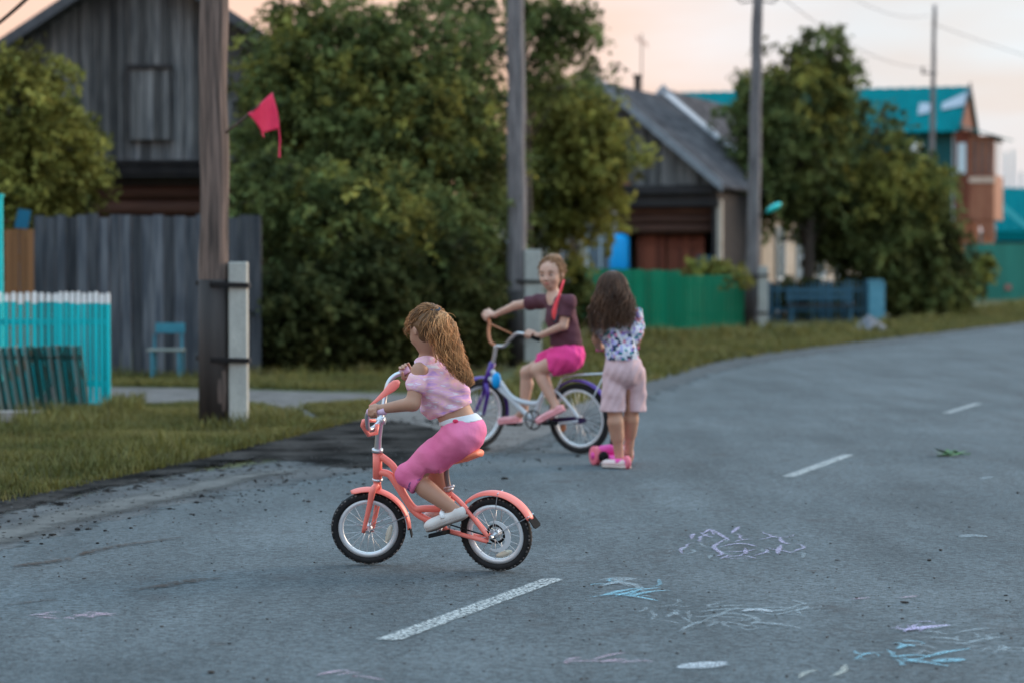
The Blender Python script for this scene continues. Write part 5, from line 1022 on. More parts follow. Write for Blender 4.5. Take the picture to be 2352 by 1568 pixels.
# pink knee-length leggings with pale waistband
mpk = mat('pink_jersey', (.72, .14, .30), (.82, .22, .39), .9, 5, bump=.7, bscale=16, contrast=1.4)
S = SDF(*bbox([pel, hipL, hipR, knL, knR, wai], .14), .0045)
S.chain([(hipL+knL)/2, knL, knL*.66+anL*.34], [.074, .055, .056], .02); S.clip(knL*.76+anL*.24, anL-knL, .004, .085); S.chain([(hipR+knR)/2, knR, knR*.8+anR*.2], [.074, .056, .053], .02); S.clip(knR*.84+anR*.16, anR-knR, .004, .075)
S.chain([wai*.3+pel*.7, pel], [.083, .097], .03); S.ell(B(1078, 992), (.075, .10, .08), None, .03); S.chain([hipL, (hipL+knL)/2], [.086, .074], .025); S.chain([hipR, (hipR+knR)/2], [.086, .074], .025)
S.wrinkle(lambda X, Y, Z: np.sin(X*38-Z*45+np.sin(X*22)*2)*np.sin(Z*26+X*31+Y*20)+.35*np.sin(X*85+Z*30+np.sin(Z*40)*2), .0026)
S.clip(B(1045, 962), nrm(V(-.16, 0, 1)))
S.build('leggings', mpk, g1, keep_main=True)
S = SDF(*bbox([wai, pel], .16), .0045); S.chain([wai*.45+pel*.55, pel], [.088, .099], .03); S.ell(B(1078, 992), (.077, .102, .082), None, .03); S.clip(B(1045, 955), nrm(V(-.16, 0, 1)), .004); S.clip(B(1045, 972), nrm(V(.16, 0, -1)), .004)
S.build('waistband', mat('pale_grey_elastic', (.58, .60, .64), (.68, .70, .73), .9, 30), g1)
mb = MB(); mb.ell(B(1046, 966, -.10), (.013, .004, .008)); mb.build('red_badge', M['flag'], g1, True)
S = SDF(*bbox([knL], .08), .004); S.cap(knL*.92+anL*.08, knL*.70+anL*.30, .0565, .0585, .01); S.clip(knL*.75+anL*.25, anL-knL, .003); S.clip(knL*.87+anL*.13, knL-anL, .003)
mcf = mat('patterned_cuff', (.72, .16, .34), (.08, .05, .16), .85, 24, (1, 1, 1), contrast=4); S.build('patterned_cuff', mcf, g1)
# shoes
def shoe(par, heel, toe, up, msh, mso, w=.031, L_=None, res=.0035, strap=None):
    d = nrm(toe-heel); u_ = nrm(up-d*np.dot(up, d)); s_ = np.cross(d, u_); ln = np.linalg.norm(toe-heel); S = SDF(*bbox([heel, toe], .08), res); A = np.array([d, s_, u_])
    S.ell(heel+d*.028+u_*.026, (.036, w*.85, .034), A, .015); S.ell(heel+d*ln*.55+u_*.022, (ln*.45, w, .026), A, .02); S.ell(toe-d*.03+u_*.018, (.036, w*.98, .022), A, .02)
    S.ell(heel+d*.022+u_*.062, (.022, w*.62, .026), A, .006, sub=True); S.clip(heel, -u_, .003); o = S.build('shoe', msh, par)
    S = SDF(*bbox([heel, toe], .08), res); S.ell(heel+d*.030, (.042, w*.96, .012), A, .01); S.ell(heel+d*ln*.5, (ln*.5, w*1.04, .0115), A, .01); S.ell(toe-d*.035, (.042, w*1.08, .0115), A, .012); S.build('sole', mso, o)
    if strap is not None:
        mb = MB(); c0 = heel+d*ln*.48+u_*.028; mb.tube([c0-s_*w, c0-s_*w*.7+u_*.020, c0+u_*.028, c0+s_*w*.7+u_*.020, c0+s_*w], .006, 8, flat=2.2); mb.build('strap', strap, o, True)
    return o
mws = mat('white_shoe_leather', (.55, .52, .50), (.70, .67, .64), .5, 14); msl = mat('worn_sole', (.24, .21, .19), (.34, .30, .28), .8, 20)
shoe(g1, Bz(815, 1205, -.095), Bz(612, 1282, -.125), V(-.1, 0, 1), mws, msl, strap=M['white_paint']); shoe(g1, Bz(760, 1175, .09), Bz(600, 1240, .085), V(-.1, 0, 1), mws, msl, strap=M['white_paint'])
# hair
mh1 = mat('golden_brown_hair', (.50, .25, .105), (.29, .135, .055), .5, 12, tint=.75, spec=.4, trans=.12)
A1 = np.array([f1, r1_, u1]); Rh = .108; hcc = hc+u1*.018
S = SDF(*bbox([hc], .16), .0045); S.ell(hcc-f1*.014, (.086, .080, .090), A1, .01); S.ell(hcc+f1*.075-u1*.050, (.050, .085, .062), A1, .02, sub=True); S.ell(hc-u1*.10+f1*.03, (.07, .06, .045), A1, .02, sub=True); S.ell(hc-r1_*.085-u1*.016+f1*.012, (.030, .03, .032), A1, .008, sub=True); S.wrinkle(lambda X, Y, Z: np.sin(X*140+Z*60)*np.sin(Z*110+Y*90), .002)
S.build('hair', mh1, g1, tintfn=lambda v: np.full(len(v), .08))
def slerp_path(c, ax, rad, a, b, n_, lift=.02, rr=None):
    a, b = nrm(a), nrm(b); om = math.acos(max(-1, min(1, np.dot(a, b)))); o = []
    for i in range(n_):
        t_ = i/(n_-1); d = (math.sin((1-t_)*om)*a+math.sin(t_*om)*b)/max(1e-5, math.sin(om)); o.append(c+(ax.T@(d*np.array(rad)))*(1+lift*math.sin(math.pi*t_)))
    return o
mb = MB(); R_ = np.random.default_rng(5); tie_d = np.array([-.62, -.0, .55]); tie = hcc+A1.T@(nrm(tie_d)*np.array([.098, .09, .098]))
for i in range(700):       # strands swept from the hairline to the tie
    a = R_.uniform(0, 2*math.pi); e_ = np.array([.55*math.cos(a)+.15, .95*math.sin(a), .55*math.cos(a)+.1 if math.cos(a) > 0 else .75*math.cos(a)]); e_ = nrm(e_+R_.normal(0, .22, 3))
    if (e_[0] > .45 and e_[2] < .35) or (e_[2] < .12 and e_[0] > -.3): continue
    rd = np.array([.087, .082, .092])*(1+R_.uniform(-.01, .05)); p = slerp_path(hcc-f1*.012, A1, rd, e_, nrm(tie_d), 9, R_.uniform(0, .06)); ph = R_.uniform(0, 6)
    p = [q+V(.005*math.sin(k*1.5+ph), .004*math.cos(k*1.3+ph), .005*math.sin(k*1.2+ph)) for k, q in enumerate(p)]; strand(mb, p, .0020, np.clip(R_.normal(.22, .22), 0, 1.2))
for i in range(220):       # loose curls round the face and crown
    a = nrm(np.array([R_.uniform(.1, 1), R_.uniform(-1, 1), R_.uniform(-.05, 1)])); st = hcc+A1.T@(a*np.array([.085, .080, .091])); g_ = nrm(A1.T@a); ph = R_.uniform(0, 6); L_ = R_.uniform(.02, .05)
    p = [st+g_*L_*.42*math.sin(k/7*2.2)+V(0, 0, -1)*L_*k/7*.7+V(math.sin(k*1.3+ph), math.cos(k*1.1+ph), math.sin(k*.9+ph))*.006 for k in range(8)]; strand(mb, p, .0016, R_.uniform(.4, 1))
mb.build('hair_strands', mh1, g1, True)
mb = MB(); cpts = catmull([tie, B(1000, 728), B(1017, 762), B(1032, 802), B(1054, 842), B(1075, 868), B(1085, 884)], 30)
prof = np.interp(np.linspace(0, 1, 30), [0, .1, .3, .5, .7, .88, 1], [.014, .034, .052, .048, .030, .016, .006])
offd = np.interp(np.linspace(0, 1, 30), [0, .3, 1], [0, -.055, -.055])
locks = [(R_.uniform(0, 2*math.pi), R_.random()**.5, R_.uniform(0, 6.28), R_.uniform(1.0, 1.6), R_.uniform(.008, .018), int(R_.uniform(16, 30)), np.clip(R_.normal(.55, .3), .05, 1.3)) for _ in range(64)]
for i in range(1700):
    q0, r0, ph, fq, am, ln, lt = locks[i % 64]; q0 += R_.normal(0, .30); r0 = min(1.2, r0*(1+R_.normal(0, .22))); ph += R_.normal(0, .6); fq *= R_.uniform(.92, 1.08); ln = max(12, min(30, ln+int(R_.integers(-2, 2)))); p = []
    for k in range(0, ln):
        tg = nrm(cpts[min(k+1, 29)]-cpts[max(k-1, 0)]); s_ = nrm(np.cross(tg, V(0, 1, 0))); c_ = np.cross(s_, tg); w_ = am*min(1, k/5)
        p.append(cpts[k]+V(0, offd[k], 0)+s_*(prof[k]*r0*math.cos(q0)+w_*math.sin(k*fq+ph))+c_*(prof[k]*.6*r0*math.sin(q0)+w_*math.cos(k*fq+ph)))
    strand(mb, p, R_.uniform(.0012, .0022), np.clip(lt+.22*R_.normal(), 0, 1.6))
for i in range(170):       # flyaways
    q0 = R_.uniform(0, 2*math.pi); k0 = int(R_.uniform(0, 20)); ph = R_.uniform(0, 6.28); p = []; sp = R_.uniform(.3, 1.0)
    for k in range(k0, min(30, k0+9)):
        tg = nrm(cpts[min(k+1, 29)]-cpts[max(k-1, 0)]); s_ = nrm(np.cross(tg, V(0, 1, 0))); c_ = np.cross(s_, tg); rr_ = prof[k]*(1+.09*(k-k0)*sp)
        p.append(cpts[k]+V(0, offd[k], 0)+s_*(rr_*math.cos(q0)+.006*math.sin(k*1.3+ph))+c_*(rr_*.7*math.sin(q0)+.006*math.cos(k*1.1+ph)))
    if len(p) > 4: strand(mb, p, .0011, R_.uniform(.7, 1.6))
mb.build('ponytail', mh1, g1, True)
mb = MB(); tg = nrm(cpts[2]-cpts[0]); s_ = nrm(np.cross(tg, V(0, 0, 1))); mb.torus(tie+tg*.006, s_, np.cross(tg, s_), .021, .008, 20, 8); mb.build('hair_tie', mat('navy_hair_tie', (.01, .015, .03), (.02, .03, .05), .6, 9), g1, True)
# ============ the purple and silver bicycle ============
c2 = lambda zx, zy: (1065.8+zx*.35155, 551.3+zy*.35155)
def Z2(x, y): return 17.87+(.496-(x-CX)/F*18.0)*.66-.10*(1.4-(y-610)/309)
def Q(zx, zy, off=0.0):
    x, y = c2(zx, zy); return P(x, y, Z2(x, y)+off)
h2d = nrm(V(-.83, .55, 0)); ln2 = nrm(V(0, -.10, 1))
b2R = Q(752, 1176); b2F = Q(98, 1165, .0); R2 = .262
bk2 = thing('bicycle', 'larger purple and silver bicycle ridden by the girl in maroon shirt', 'bicycle', V((b2R+b2F)[0]/2, (b2R+b2F)[1]/2, 0))
b2F[2] = b2R[2] = R2*.995+.014
q2 = wheel(bk2, b2R, h2d, ln2, R2, .023, 28, None, False, True); q2f = wheel(bk2, b2F, nrm(V(-.62, -.55, 0)), ln2, R2, .023, 28, None, False, True)
fender(bk2, b2R, q2[0], q2[1], .292, 40, 168, .030, M['purple']); fender(bk2, b2F, q2f[0], q2f[1], .292, 40, 185, .030, M['purple'])
tubepart(bk2, 'head_tube', M['purple'], ([Q(187, 800), Q(142, 930)], .024))
tubepart(bk2, 'fork', M['purple'], ([Q(142, 930), Q(140, 945)], .02), ([Q(142, 940, -.03), Q(155, 1000, -.07), b2F-q2f[2]*.05*-1*-1], [.017, .017, .011]), ([Q(142, 940, .03), Q(125, 1000, .05), b2F+q2f[2]*.05], [.017, .017, .011]))
tubepart(bk2, 'frame', M['silverpaint'], ([Q(178, 845), Q(235, 925), Q(290, 1000), Q(340, 1040), Q(420, 1062), Q(485, 1060), Q(515, 1010)], .019), ([Q(160, 890), Q(225, 960), Q(320, 1050), Q(390, 1120), Q(450, 1170)], .019), ([Q(452, 1172), Q(515, 1005), Q(530, 960)], .017),
  ([Q(530, 985, -.02), Q(600, 985, -.05), Q(690, 1080, -.06), Q(750, 1165, -.06)], .011), ([Q(530, 985, .02), Q(600, 985, .05), Q(690, 1080, .06), Q(750, 1160, .06)], .011), ([Q(452, 1172, -.03), Q(580, 1195, -.06), Q(750, 1180, -.06)], .012), ([Q(452, 1172, .03), Q(750, 1172, .06)], .012), ([Q(452, 1172, -.04), Q(452, 1172, .04)], .026))
tubepart(bk2, 'handlebar_stem', M['chrome'], ([Q(187, 805), Q(200, 745), Q(208, 690)], .014))
g2n, g2f = Q(432, 622, -.17), Q(152, 500, .17)
tubepart(bk2, 'handlebar', M['chrome'], ([Q(208, 692, 0), Q(262, 690, -.04), Q(300, 650, -.08), Q(345, 612, -.12), Q(400, 616, -.16), Q(480, 645, -.2)], .012)); tubepart(bk2, 'handlebar', M['rust'], ([Q(208, 692, 0), Q(172, 662, .05), Q(160, 600, .10), Q(165, 540, .14), Q(150, 495, .18), Q(128, 480, .2)], .012), ([Q(166, 545, .12), Q(310, 612, -.08)], .006))
tubepart(bk2, 'handlebar_grip', M['blackplastic'], ([Q(400, 616, -.16), Q(490, 650, -.2)], .017)); tubepart(bk2, 'handlebar_grip', M['blackplastic'], ([Q(160, 515, .165), Q(125, 478, .2)], .017))
mb = MB(); mb.ell(Q(212, 915, -.02), (.036, .03, .062)); mb.build('blue_lamp', M['bluebright'], bk2, True)
mb = MB(); c_ = Q(452, 1172, -.05); mb.torus(c_, q2[0], q2[1], .07, .006, 36, 6)
for k in range(5): a = 2*math.pi*k/5; mb.tube([c_, c_+(math.cos(a)*q2[0]+math.sin(a)*q2[1])*.07], .006, 5)
mb.build('crankset', M['iron'], bk2, True)
p2n, p2f = Q(560, 1195, -.13), Q(330, 1200, .13)
tubepart(bk2, 'crank_arm', M['chrome'], ([c_, p2n+V(0, .03, 0)], .009)); tubepart(bk2, 'crank_arm', M['chrome'], ([Q(452, 1172, .05), p2f+V(0, -.03, 0)], .009))
for q in (p2n, p2f):
    mb = MB(); mb.box(q, (.09, .09, .024), np.array([h2d, nrm(np.cross(V(0, 0, 1), h2d)), V(0, 0, 1)])); mb.build('pedal', M['blackplastic'], bk2, bevel=.004)
mb = MB(); mb.prism([Q(480, 1150, -.07), Q(600, 1158, -.07), Q(720, 1150, -.07), Q(790, 1158, -.07), Q(805, 1182, -.07), Q(760, 1200, -.07), Q(600, 1186, -.07)], V(0, .008, 0)); mb.build('chain_guard', mat('dark_violet_paint', (.02, .012, .05), (.03, .015, .07), .5, 5), bk2, bevel=.003)
mb = MB()
for s in (-.06, 0, .06): mb.tube([Q(640, 900, s), Q(740, 878, s), Q(930, 868, s)], .007, 6)
for s in (-.06, .06): mb.tube([Q(920, 870, s), Q(775, 1165, s)], .006, 6); mb.tube([Q(640, 900, s), Q(600, 985, s*.7)], .006, 6)
for x in (660, 760, 860, 925): mb.tube([Q(x, 885-(x-660)*.06, -.065), Q(x, 885-(x-660)*.06, .065)], .006, 6)
mb.build('luggage_rack', M['silverpaint'], bk2, True)
mb = MB(); mb.ell(Q(645, 795), (.13, .075, .03), np.array([h2d, nrm(np.cross(V(0, 0, 1), h2d)), V(0, 0, 1)])); mb.build('saddle', M['blackplastic'], bk2, True); tubepart(bk2, 'seat_post', M['chrome'], ([Q(530, 960), Q(600, 810)], .013))
mb = MB(); mb.ell(Q(648, 1222, -.03), (.022, .01, .035)); mb.build('amber_reflector', M['rust'], bk2, True)
# ============ girl in maroon shirt ============
g2 = thing('person', 'girl in maroon shirt and hot pink shorts sitting on purple bicycle', 'person', V(Q(600, 1000)[0], Q(600, 1000)[1], 0))
pel, wai, che, nb = Q(650, 735), Q(655, 640), Q(625, 500), Q(590, 385)
shN, shF = Q(682, 405, -.12), Q(500, 400, .12)
elN, wrN = Q(648, 562, -.17), Q(480, 630, -.17); elF, wrF = Q(335, 430, .16), Q(200, 490, .17)
hpN, knN, anN = Q(690, 765, -.07), Q(478, 845, -.12), Q(602, 1085, -.13); hpF, knF, anF = Q(640, 755, .07), Q(410, 862, .11), Q(392, 1110, .13)
S = SDF(*bbox([pel, shN, shF, elN, wrN, elF, wrF, knN, anN, knF, anF, g2n, g2f, Q(570, 110)], .10), .0055)
hc = Q(570, 226); f2, u2, r2_ = face_axes(nrm(V(-.40, -.86, -.08)), V(-.05, 0, 1)); Rh2 = .114
head_sdf(S, hc, f2, u2, r2_, Rh2); S.cap(nb, hc-u2*.06, .040, .038, .02); S.chain([nb, che, wai, pel], [.06, .092, .085, .10], .03); S.cap(shN, shF, .042, .042, .04)
S.chain([shN, elN, wrN], [.040, .032, .021], .012); S.chain([shF, elF, wrF], [.040, .032, .021], .012)
S.chain([hpN, knN, anN], [.078, .047, .030], .02); S.cap(knN*.7+anN*.3+V(.012, 0, 0), anN*.7+knN*.3, .046, .032, .02); S.chain([hpF, knF, anF], [.078, .047, .030], .02); S.cap(knF*.7+anF*.3+V(.012, 0, 0), anF*.7+knF*.3, .046, .032, .02)
S.cap(anN, Q(560, 1150, -.13), .03, .026, .01); S.cap(anF, Q(340, 1165, .13), .03, .026, .01)
grip_hand(S, g2n, Q(480, 645, -.2)-Q(400, 616, -.16), wrN, -1, .017, 1.35); grip_hand(S, g2f, Q(125, 478, .2)-Q(160, 515, .165), wrF, 1, .017, 1.35)
bd = S.build('body', SK2, g2); face_features(g2, hc, f2, u2, r2_, Rh2, SK2)
mmr = mat('maroon_cotton', (.080, .028, .040), (.12, .044, .060), .9, 7, bump=.6, bscale=14)
S = SDF(*bbox([nb, shN, shF, wai, pel, elN, elF], .14), .0055)
S.cap(shN, shN*.25+elN*.75, .052, .058, .015); S.clip(shN*.38+elN*.62, elN-shN, .004, .09); S.cap(shF, shF*.4+elF*.6, .052, .056, .015); S.clip(shF*.5+elF*.5, elF-shF, .004, .09)
S.chain([nb+V(0, 0, -.01), che, wai, Q(668, 700)], [.058, .102, .102, .116], .03); S.cap(shN, shF, .055, .052, .04); S.cap(Q(660, 470, -.05), Q(690, 660, -.03), .08, .09, .03)
S.ell(nb+f2*.065+V(0, 0, .028), (.055, .05, .07), None, .006, sub=True); S.wrinkle(lambda X, Y, Z: np.sin(X*45+Z*60)*np.sin(Z*25-Y*30), .003)
S.clip(Q(660, 698), nrm(V(-.10, 0, -1))); S.clip(nb+V(0, 0, .035), V(0, 0, 1)); S.build('t_shirt', mmr, g2, keep_main=True)
mhp = mat('hot_pink_cotton', (.70, .03, .20), (.86, .08, .31), .9, 6, bump=.7, bscale=16)
S = SDF(*bbox([pel, hpN, hpF, knN], .16), .0055); S.chain([hpN, hpN*.40+knN*.60], [.108, .098], .03); S.clip(hpN*.48+knN*.52, knN-hpN, .005, .16); S.chain([hpF, hpF*.4+knF*.6], [.10, .088], .012); S.clip(hpF*.46+knF*.54, knF-hpF, .005, .15); S.ell(Q(675, 745), (.13, .15, .115), None, .03)
S.wrinkle(lambda X, Y, Z: np.sin(X*70+Z*20+Y*50)*np.sin(X*30-Z*45), .006); S.clip(Q(660, 672), V(.1, 0, 1)); S.build('shorts', mhp, g2, keep_main=True)
mpc = mat('pink_clog', (.72, .30, .33), (.80, .40, .42), .6, 9)
shoe(g2, Q(655, 1108, -.13), Q(482, 1196, -.16), V(-.1, 0, 1), mpc, mpc, .043, res=.005); shoe(g2, Q(372, 1185, .13), Q(228, 1195, .10), V(0, 0, 1), mpc, mpc, .043, res=.005)
mh2 = mat('light_brown_hair', (.38, .21, .11), (.23, .125, .065), .6, 12, tint=.6, trans=.1)
A2 = np.array([f2, r2_, u2]); hcc = hc+u2*.018-f2*.02
S = SDF(*bbox([hc], .18), .005); S.ell(hcc, (.099, .094, .105), A2, .01); S.ell(hcc-f2*.03+u2*.085, (.06, .07, .05), A2, .03); S.ell(hc+f2*.12-u2*.045, (.085, .082, .118), A2, .015, sub=True); S.ell(hc-u2*.13, (.09, .09, .07), A2, .02, sub=True); S.wrinkle(lambda X, Y, Z: np.sin(X*120+Z*60)*np.sin(Z*100+Y*90), .002); S.build('hair', mh2, g2, tintfn=lambda v: np.full(len(v), .4))
mb = MB()
for i in range(420):
    a = nrm(np.array([R_.uniform(-1, .62), R_.uniform(-1, 1), R_.uniform(-.1, 1.1)]));
    if a[0] > .45 and a[2] < .72: continue
    st = hcc+A2.T@(a*np.array([.099, .096, .110])); g_ = nrm(A2.T@a); ph = R_.uniform(0, 6); L_ = R_.uniform(.03, .07); tg = nrm(np.cross(g_, R_.normal(size=3)))
    p = [st+g_*.012*math.sin(k*.8+ph*.1)+tg*L_*(k/7)+V(math.sin(k*1.4+ph), math.cos(k*1.2+ph), math.sin(k+ph))*.006-g_*.15*L_*(k/7)**2 for k in range(8)]; strand(mb, p, .0024, R_.uniform(.3, 1))
mb.build('hair_strands', mh2, g2, True)
rbn = thing('ribbon', 'red orange ribbon hanging beside the face of the maroon-shirted girl', 'ribbon', Q(590, 480, -.2))
mrr = mat('red_orange_ribbon', (.88, .025, .10), (.88, .12, .09), .5, 3, (1, 1, .6))
for o_, par_ in ((0, 0),):
    mb = MB(); mb.tube(catmull([Q(652, 262, -.13), Q(640, 300, -.17), Q(618, 370, -.20), Q(598, 430, -.215), Q(588, 490, -.22), Q(590, 522, -.215)], 20), list(np.interp(np.linspace(0, 1, 20), [0, .4, .75, 1], [.007, .010, .020, .005])), 10, flat=.35, upv=V(1, 0, 0)); mb.build('ribbon_band', mrr, rbn, True)
    mb = MB(); mb.tube([Q(605, 440, -.2), Q(602, 500, -.205), Q(594, 540, -.205)], [.01, .012, .006], 8, flat=.4); mb.build('blue_edging', M['bluepaint'], rbn, True)
# ============ girl with long dark hair and her scooter ============
def W(zx, zy, off=0.0):
    x, y = c2(zx, zy); return P(x, y, 16.6+off)
g3 = thing('person', 'girl with long dark hair seen from behind in pale pink shorts', 'person', V(W(1010, 1490)[0], 16.6, 0))
pel, wai, che, nb = W(1045, 850), W(1030, 745, -.02), W(1010, 600, -.01), W(995, 470, .02)
shL, shR = W(905, 490, .0), W(1110, 478, .04); elL, wrL = W(868, 650, .08), W(885, 700, .30); elR, wrR = W(1142, 610, .12), W(1120, 690, .32)
hpL, knL, anL = W(985, 880), W(985, 1110, -.02), W(1015, 1420, .02); hpR, knR, anR = W(1110, 880, .02), W(1095, 1100, .06), W(1075, 1380, .16)
S = SDF(*bbox([pel, shL, shR, elL, elR, wrL, wrR, anL, anR, W(970, 215)], .11), .0055)
hc = W(970, 335, .03); f3, u3, r3_ = face_axes(nrm(V(.12, .95, -.30)))
head_sdf(S, hc, f3, u3, r3_, .112); S.cap(nb, hc-u3*.06, .038, .036, .02); S.chain([nb, che, wai, pel], [.055, .088, .086, .10], .03); S.cap(shL, shR, .04, .04, .04)
S.chain([shL, elL, wrL], [.042, .034, .024], .012); S.chain([shR, elR, wrR], [.042, .034, .024], .012)
S.chain([hpL, knL, anL], [.072, .050, .030], .02); S.cap(knL*.75+anL*.25+V(-.004, -.012, 0), knL*.45+anL*.55, .056, .046, .02); S.chain([hpR, knR, anR], [.070, .050, .030], .02); S.cap(knR*.75+anR*.25+V(0, -.012, 0), knR*.45+anR*.55, .054, .044, .02)
S.cap(anL, W(1010, 1470, .05), .030, .028, .01); S.cap(anR, W(1078, 1430, .2), .030, .026, .01)
hL3, hR3 = W(890, 712, .36), W(1115, 700, .38); grip_hand(S, hL3, V(1, 0, .02), wrL, 1, .016, 1.15); grip_hand(S, hR3, V(1, 0, .02), wrR, -1, .016, 1.15)
S.build('body', SK3, g3)
mfl = mat('floral_cotton', (.7, .72, .78), (.6, .6, .66), .9, 10); t = mfl.node_tree; n = t.nodes.new; l = t.links.new; b_ = t.nodes['Principled BSDF']
tcn = n('ShaderNodeTexCoord'); vr = n('ShaderNodeTexVoronoi'); vr.inputs['Scale'].default_value = 50; l(tcn.outputs['Object'], vr.inputs[0])
sp = n('ShaderNodeSeparateColor'); l(vr.outputs['Color'], sp.inputs[0]); cr = n('ShaderNodeValToRGB'); cr.color_ramp.interpolation = 'CONSTANT'; els = cr.color_ramp.elements
els[0].position = 0; els[0].color = (.02, .05, .10, 1); els[1].position = .9; els[1].color = (.60, .62, .72, 1)
for p_, c_ in ((.12, (.02, .22, .26, 1)), (.22, (.30, .20, .55, 1)), (.34, (.62, .64, .72, 1)), (.55, (.62, .24, .34, 1)), (.64, (.42, .42, .72, 1)), (.76, (.66, .68, .74, 1))): q = els.new(p_); q.color = c_
l(sp.outputs[0], cr.inputs[0]); l(cr.outputs[0], b_.inputs['Base Color'])
S = SDF(*bbox([nb, shL, shR, wai, pel, elL, elR], .14), .0055); S.cap(shL, shL*.2+elL*.8, .052, .056, .015); S.clip(shL*.32+elL*.68, elL-shL, .004, .08); S.cap(shR, shR*.15+elR*.85, .052, .056, .015); S.clip(shR*.27+elR*.73, elR-shR, .004, .08)
S.chain([nb, che, wai, W(1040, 800)], [.06, .106, .104, .116], .03); S.cap(W(960, 600, -.01), W(1085, 600, 0), .085, .09, .03); S.cap(shL, shR, .052, .052, .04)
S.wrinkle(lambda X, Y, Z: np.sin(X*45+Z*60)*np.sin(Z*25-Y*30), .003)
S.clip(W(1040, 782), V(.02, 0, -1)); S.clip(nb+V(0, 0, .03), V(0, 0, 1)); S.build('t_shirt', mfl, g3, keep_main=True)
mpp_ = mat('pale_pink_linen', (.54, .37, .39), (.64, .46, .48), .95, 6, bump=.7, bscale=14)
S = SDF(*bbox([pel, hpL, hpR, knL, knR], .17), .0055); S.cap(W(1036, 765), W(1041, 850), .112, .122, .03); S.ell(W(1042, 850), (.128, .115, .115), None, .03); S.chain([W(990, 880), W(978, 1000, -.01), W(972, 1130, -.01)], [.092, .084, .086], .012); S.chain([W(1108, 880, .02), W(1118, 1000, .05), W(1122, 1100, .06)], [.084, .072, .070], .008); S.ell(W(1002, 860, -.035), (.074, .085, .085), None, .02); S.ell(W(1095, 860, -.02), (.074, .085, .085), None, .02)
S.wrinkle(lambda X, Y, Z: np.sin(X*75+Z*9)*.8+np.sin(Z*40+X*30)*.4+.5*np.sin(X*120-Z*60), .004); S.clip(W(985, 1118), V(-.02, 0, -1), .004); S.clip(W(1040, 758), V(0, 0, 1)); S.build('shorts', mpp_, g3, keep_main=True)
mpx = mat('pale_pink_shoe', (.60, .44, .42), (.70, .54, .52), .6, 12)
def sh3(heel, toe): return shoe(g3, heel, toe, V(0, 0, 1), mpx, mat('cream_sole', (.5, .42, .38), (.6, .5, .46), .7, 9), .042, res=.005)
sh3(V(W(1075, 1490)[0], 16.50, .025), V(W(912, 1490)[0], 16.62, .025)); sh3(V(W(1092, 1440)[0], 16.85, .085), V(W(1060, 1440)[0], 17.03, .085))
mh3 = mat('dark_brown_hair', (.070, .034, .022), (.15, .075, .042), .5, 10, tint=.7, trans=.06); A3 = np.array([f3, r3_, u3])
S = SDF(*bbox([hc, W(1000, 560)], .19), .0055); hcc = hc+u3*.015; S.ell(hcc-f3*.018, (.105, .102, .110), A3, .01); S.ell(W(985, 430, -.05), (.105, .055, .09), None, .04); S.ell(hc+f3*.12-u3*.04, (.085, .07, .1), A3, .015, sub=True); S.build('hair', mh3, g3, tintfn=lambda v: np.full(len(v), .2))
mb = MB()
tips = [(800, 610), (830, 640), (870, 560), (1030, 590), (1060, 590), (1100, 590), (1135, 600), (1130, 560), (815, 560), (850, 600), (1080, 575), (1000, 540), (960, 500), (920, 500)]
for i in range(1100):
    a = R_.uniform(-2.5, 2.5); e_ = nrm(np.array([-math.cos(a)*.8, math.sin(a), R_.uniform(-.1, .9)])); crown = nrm(np.array([-.15, R_.uniform(-.1, .1), 1]))
    p0 = slerp_path(hcc-f3*.018, A3, np.array([.107, .104, .113])*R_.uniform(.98, 1.06), crown, e_, 6, .02)
    zt = np.interp(p0[-1][0], [W(850, 0)[0], W(1100, 0)[0]], [0, 1]); tx, ty = tips[R_.integers(len(tips))]
    tx = tx*.65+.35*(830+zt*290); off = -.10 if 880 < tx < 1100 else -.03; tp = W(tx+R_.normal(0, 22), ty+R_.normal(0, 26), off+R_.normal(0, .025)); m_ = (p0[-1]*.5+tp*.5)+V((p0[-1][0]-hc[0])*.18, -.03, .0)
    q = catmull([p0[-1], m_, tp], 12)[1:]; ph = R_.uniform(0, 6); q = [v_+V(math.sin(k*1.2+ph), math.cos(k*1.0+ph), 0)*.017*min(1, k/4) for k, v_ in enumerate(q)]; strand(mb, p0+q, R_.uniform(.0018, .0030), np.clip(R_.normal(.4, .25), 0, 1))
mb.build('long_hair', mh3, g3, True)
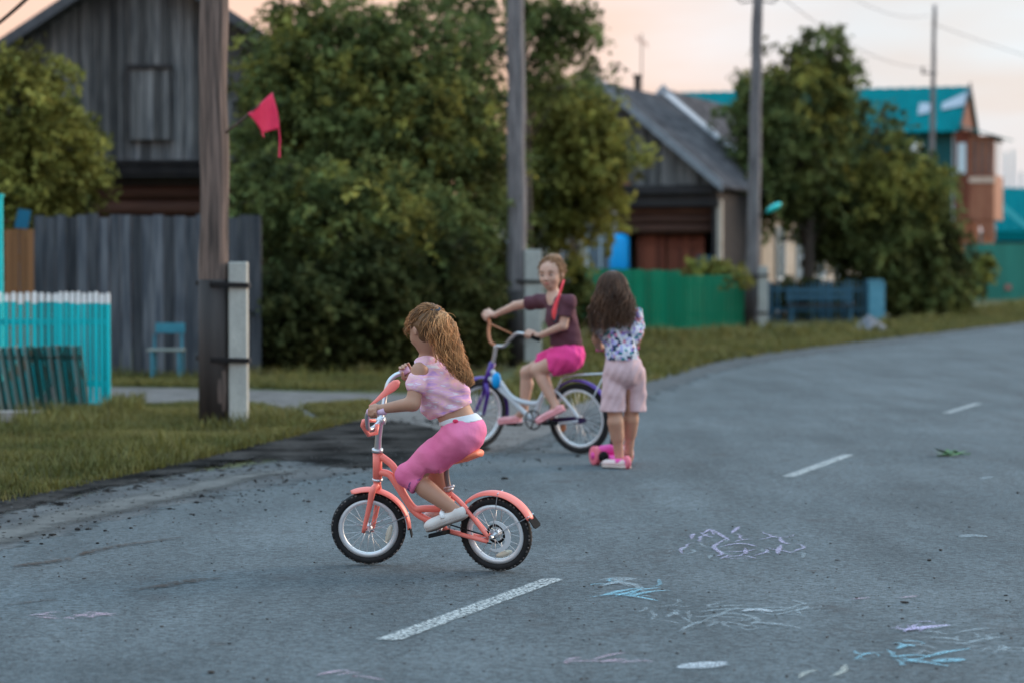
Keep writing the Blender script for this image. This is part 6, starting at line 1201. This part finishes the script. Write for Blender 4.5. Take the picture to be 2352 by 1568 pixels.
# scooter
sc_ = thing('scooter', 'pink kick scooter held by the long-haired girl', 'scooter', V(W(950, 1440)[0], 16.75, 0))
mpi = mat('magenta_plastic', (.72, .06, .33), (.8, .09, .4), .4, 5); mpw = mat('coral_pink_wheel', (.72, .14, .20), (.78, .2, .26), .5, 5)
def discw(c, r, wd, axd):
    mb = MB(); axd = nrm(axd); mb.tube([c-axd*wd/2, c-axd*wd*.42, c+axd*wd*.42, c+axd*wd/2], [r*.82, r, r, r*.82], 28, upv=V(0, 0, 1)); o = mb.build('wheel', mpw, sc_, True); mb = MB(); mb.tube([c-axd*wd*.62, c+axd*wd*.62], r*.4, 14, upv=V(0, 0, 1)); mb.build('hub', mpi, o, True)
axw = V(.90, .42, 0); xw = W(866, 1410)[0]; discw(V(xw, 16.83, .079), .066, .04, axw); discw(V(W(1085, 1440)[0], 17.0, .079), .066, .04, axw); discw(V(W(1025, 1440)[0]+.05, 16.45+.12, .05)+V(-.0, .42-.42, 0), .045, .035, axw) if 0 else None
mb = MB(); mb.tube([V(xw+.02, 16.85, .095), W(900, 1372, .22), W(950, 1365, .2), V(W(1085, 0)[0]-.02, 17.0, .085)], [.022, .036, .036, .022], 12); mb.build('front_truck', mpi, sc_, True)
mb = MB(); a = V(W(965, 0)[0], 16.90, .085); b = V(W(1040, 0)[0], 16.52, .06); d = nrm(b-a); s_ = nrm(np.cross(d, V(0, 0, 1))); mb.box((a+b)/2, (np.linalg.norm(b-a), .105, .024), np.array([d, s_, np.cross(s_, d)])); mb.build('deck', mpi, sc_, bevel=.008)
discw(b+V(.02, -.02, -.001), .045, .03, axw)
mb = MB(); mb.ell(W(912, 1412, .12), (.036, .03, .038)); mb.build('brake_cover', M['blackplastic'], sc_, True)
tubepart(sc_, 'steering_column', M['iron'], ([W(960, 1380, .28), W(985, 1100, .33), W(1002, 705, .38)], .014)); tubepart(sc_, 'handlebar', M['iron'], ([W(872, 712, .36), W(1135, 700, .38)], .012))
tubepart(sc_, 'handlebar_grip', mpi, ([W(862, 712, .36), W(915, 710, .362)], .016)); tubepart(sc_, 'handlebar_grip', mpi, ([W(1090, 701, .378), W(1145, 700, .38)], .016))
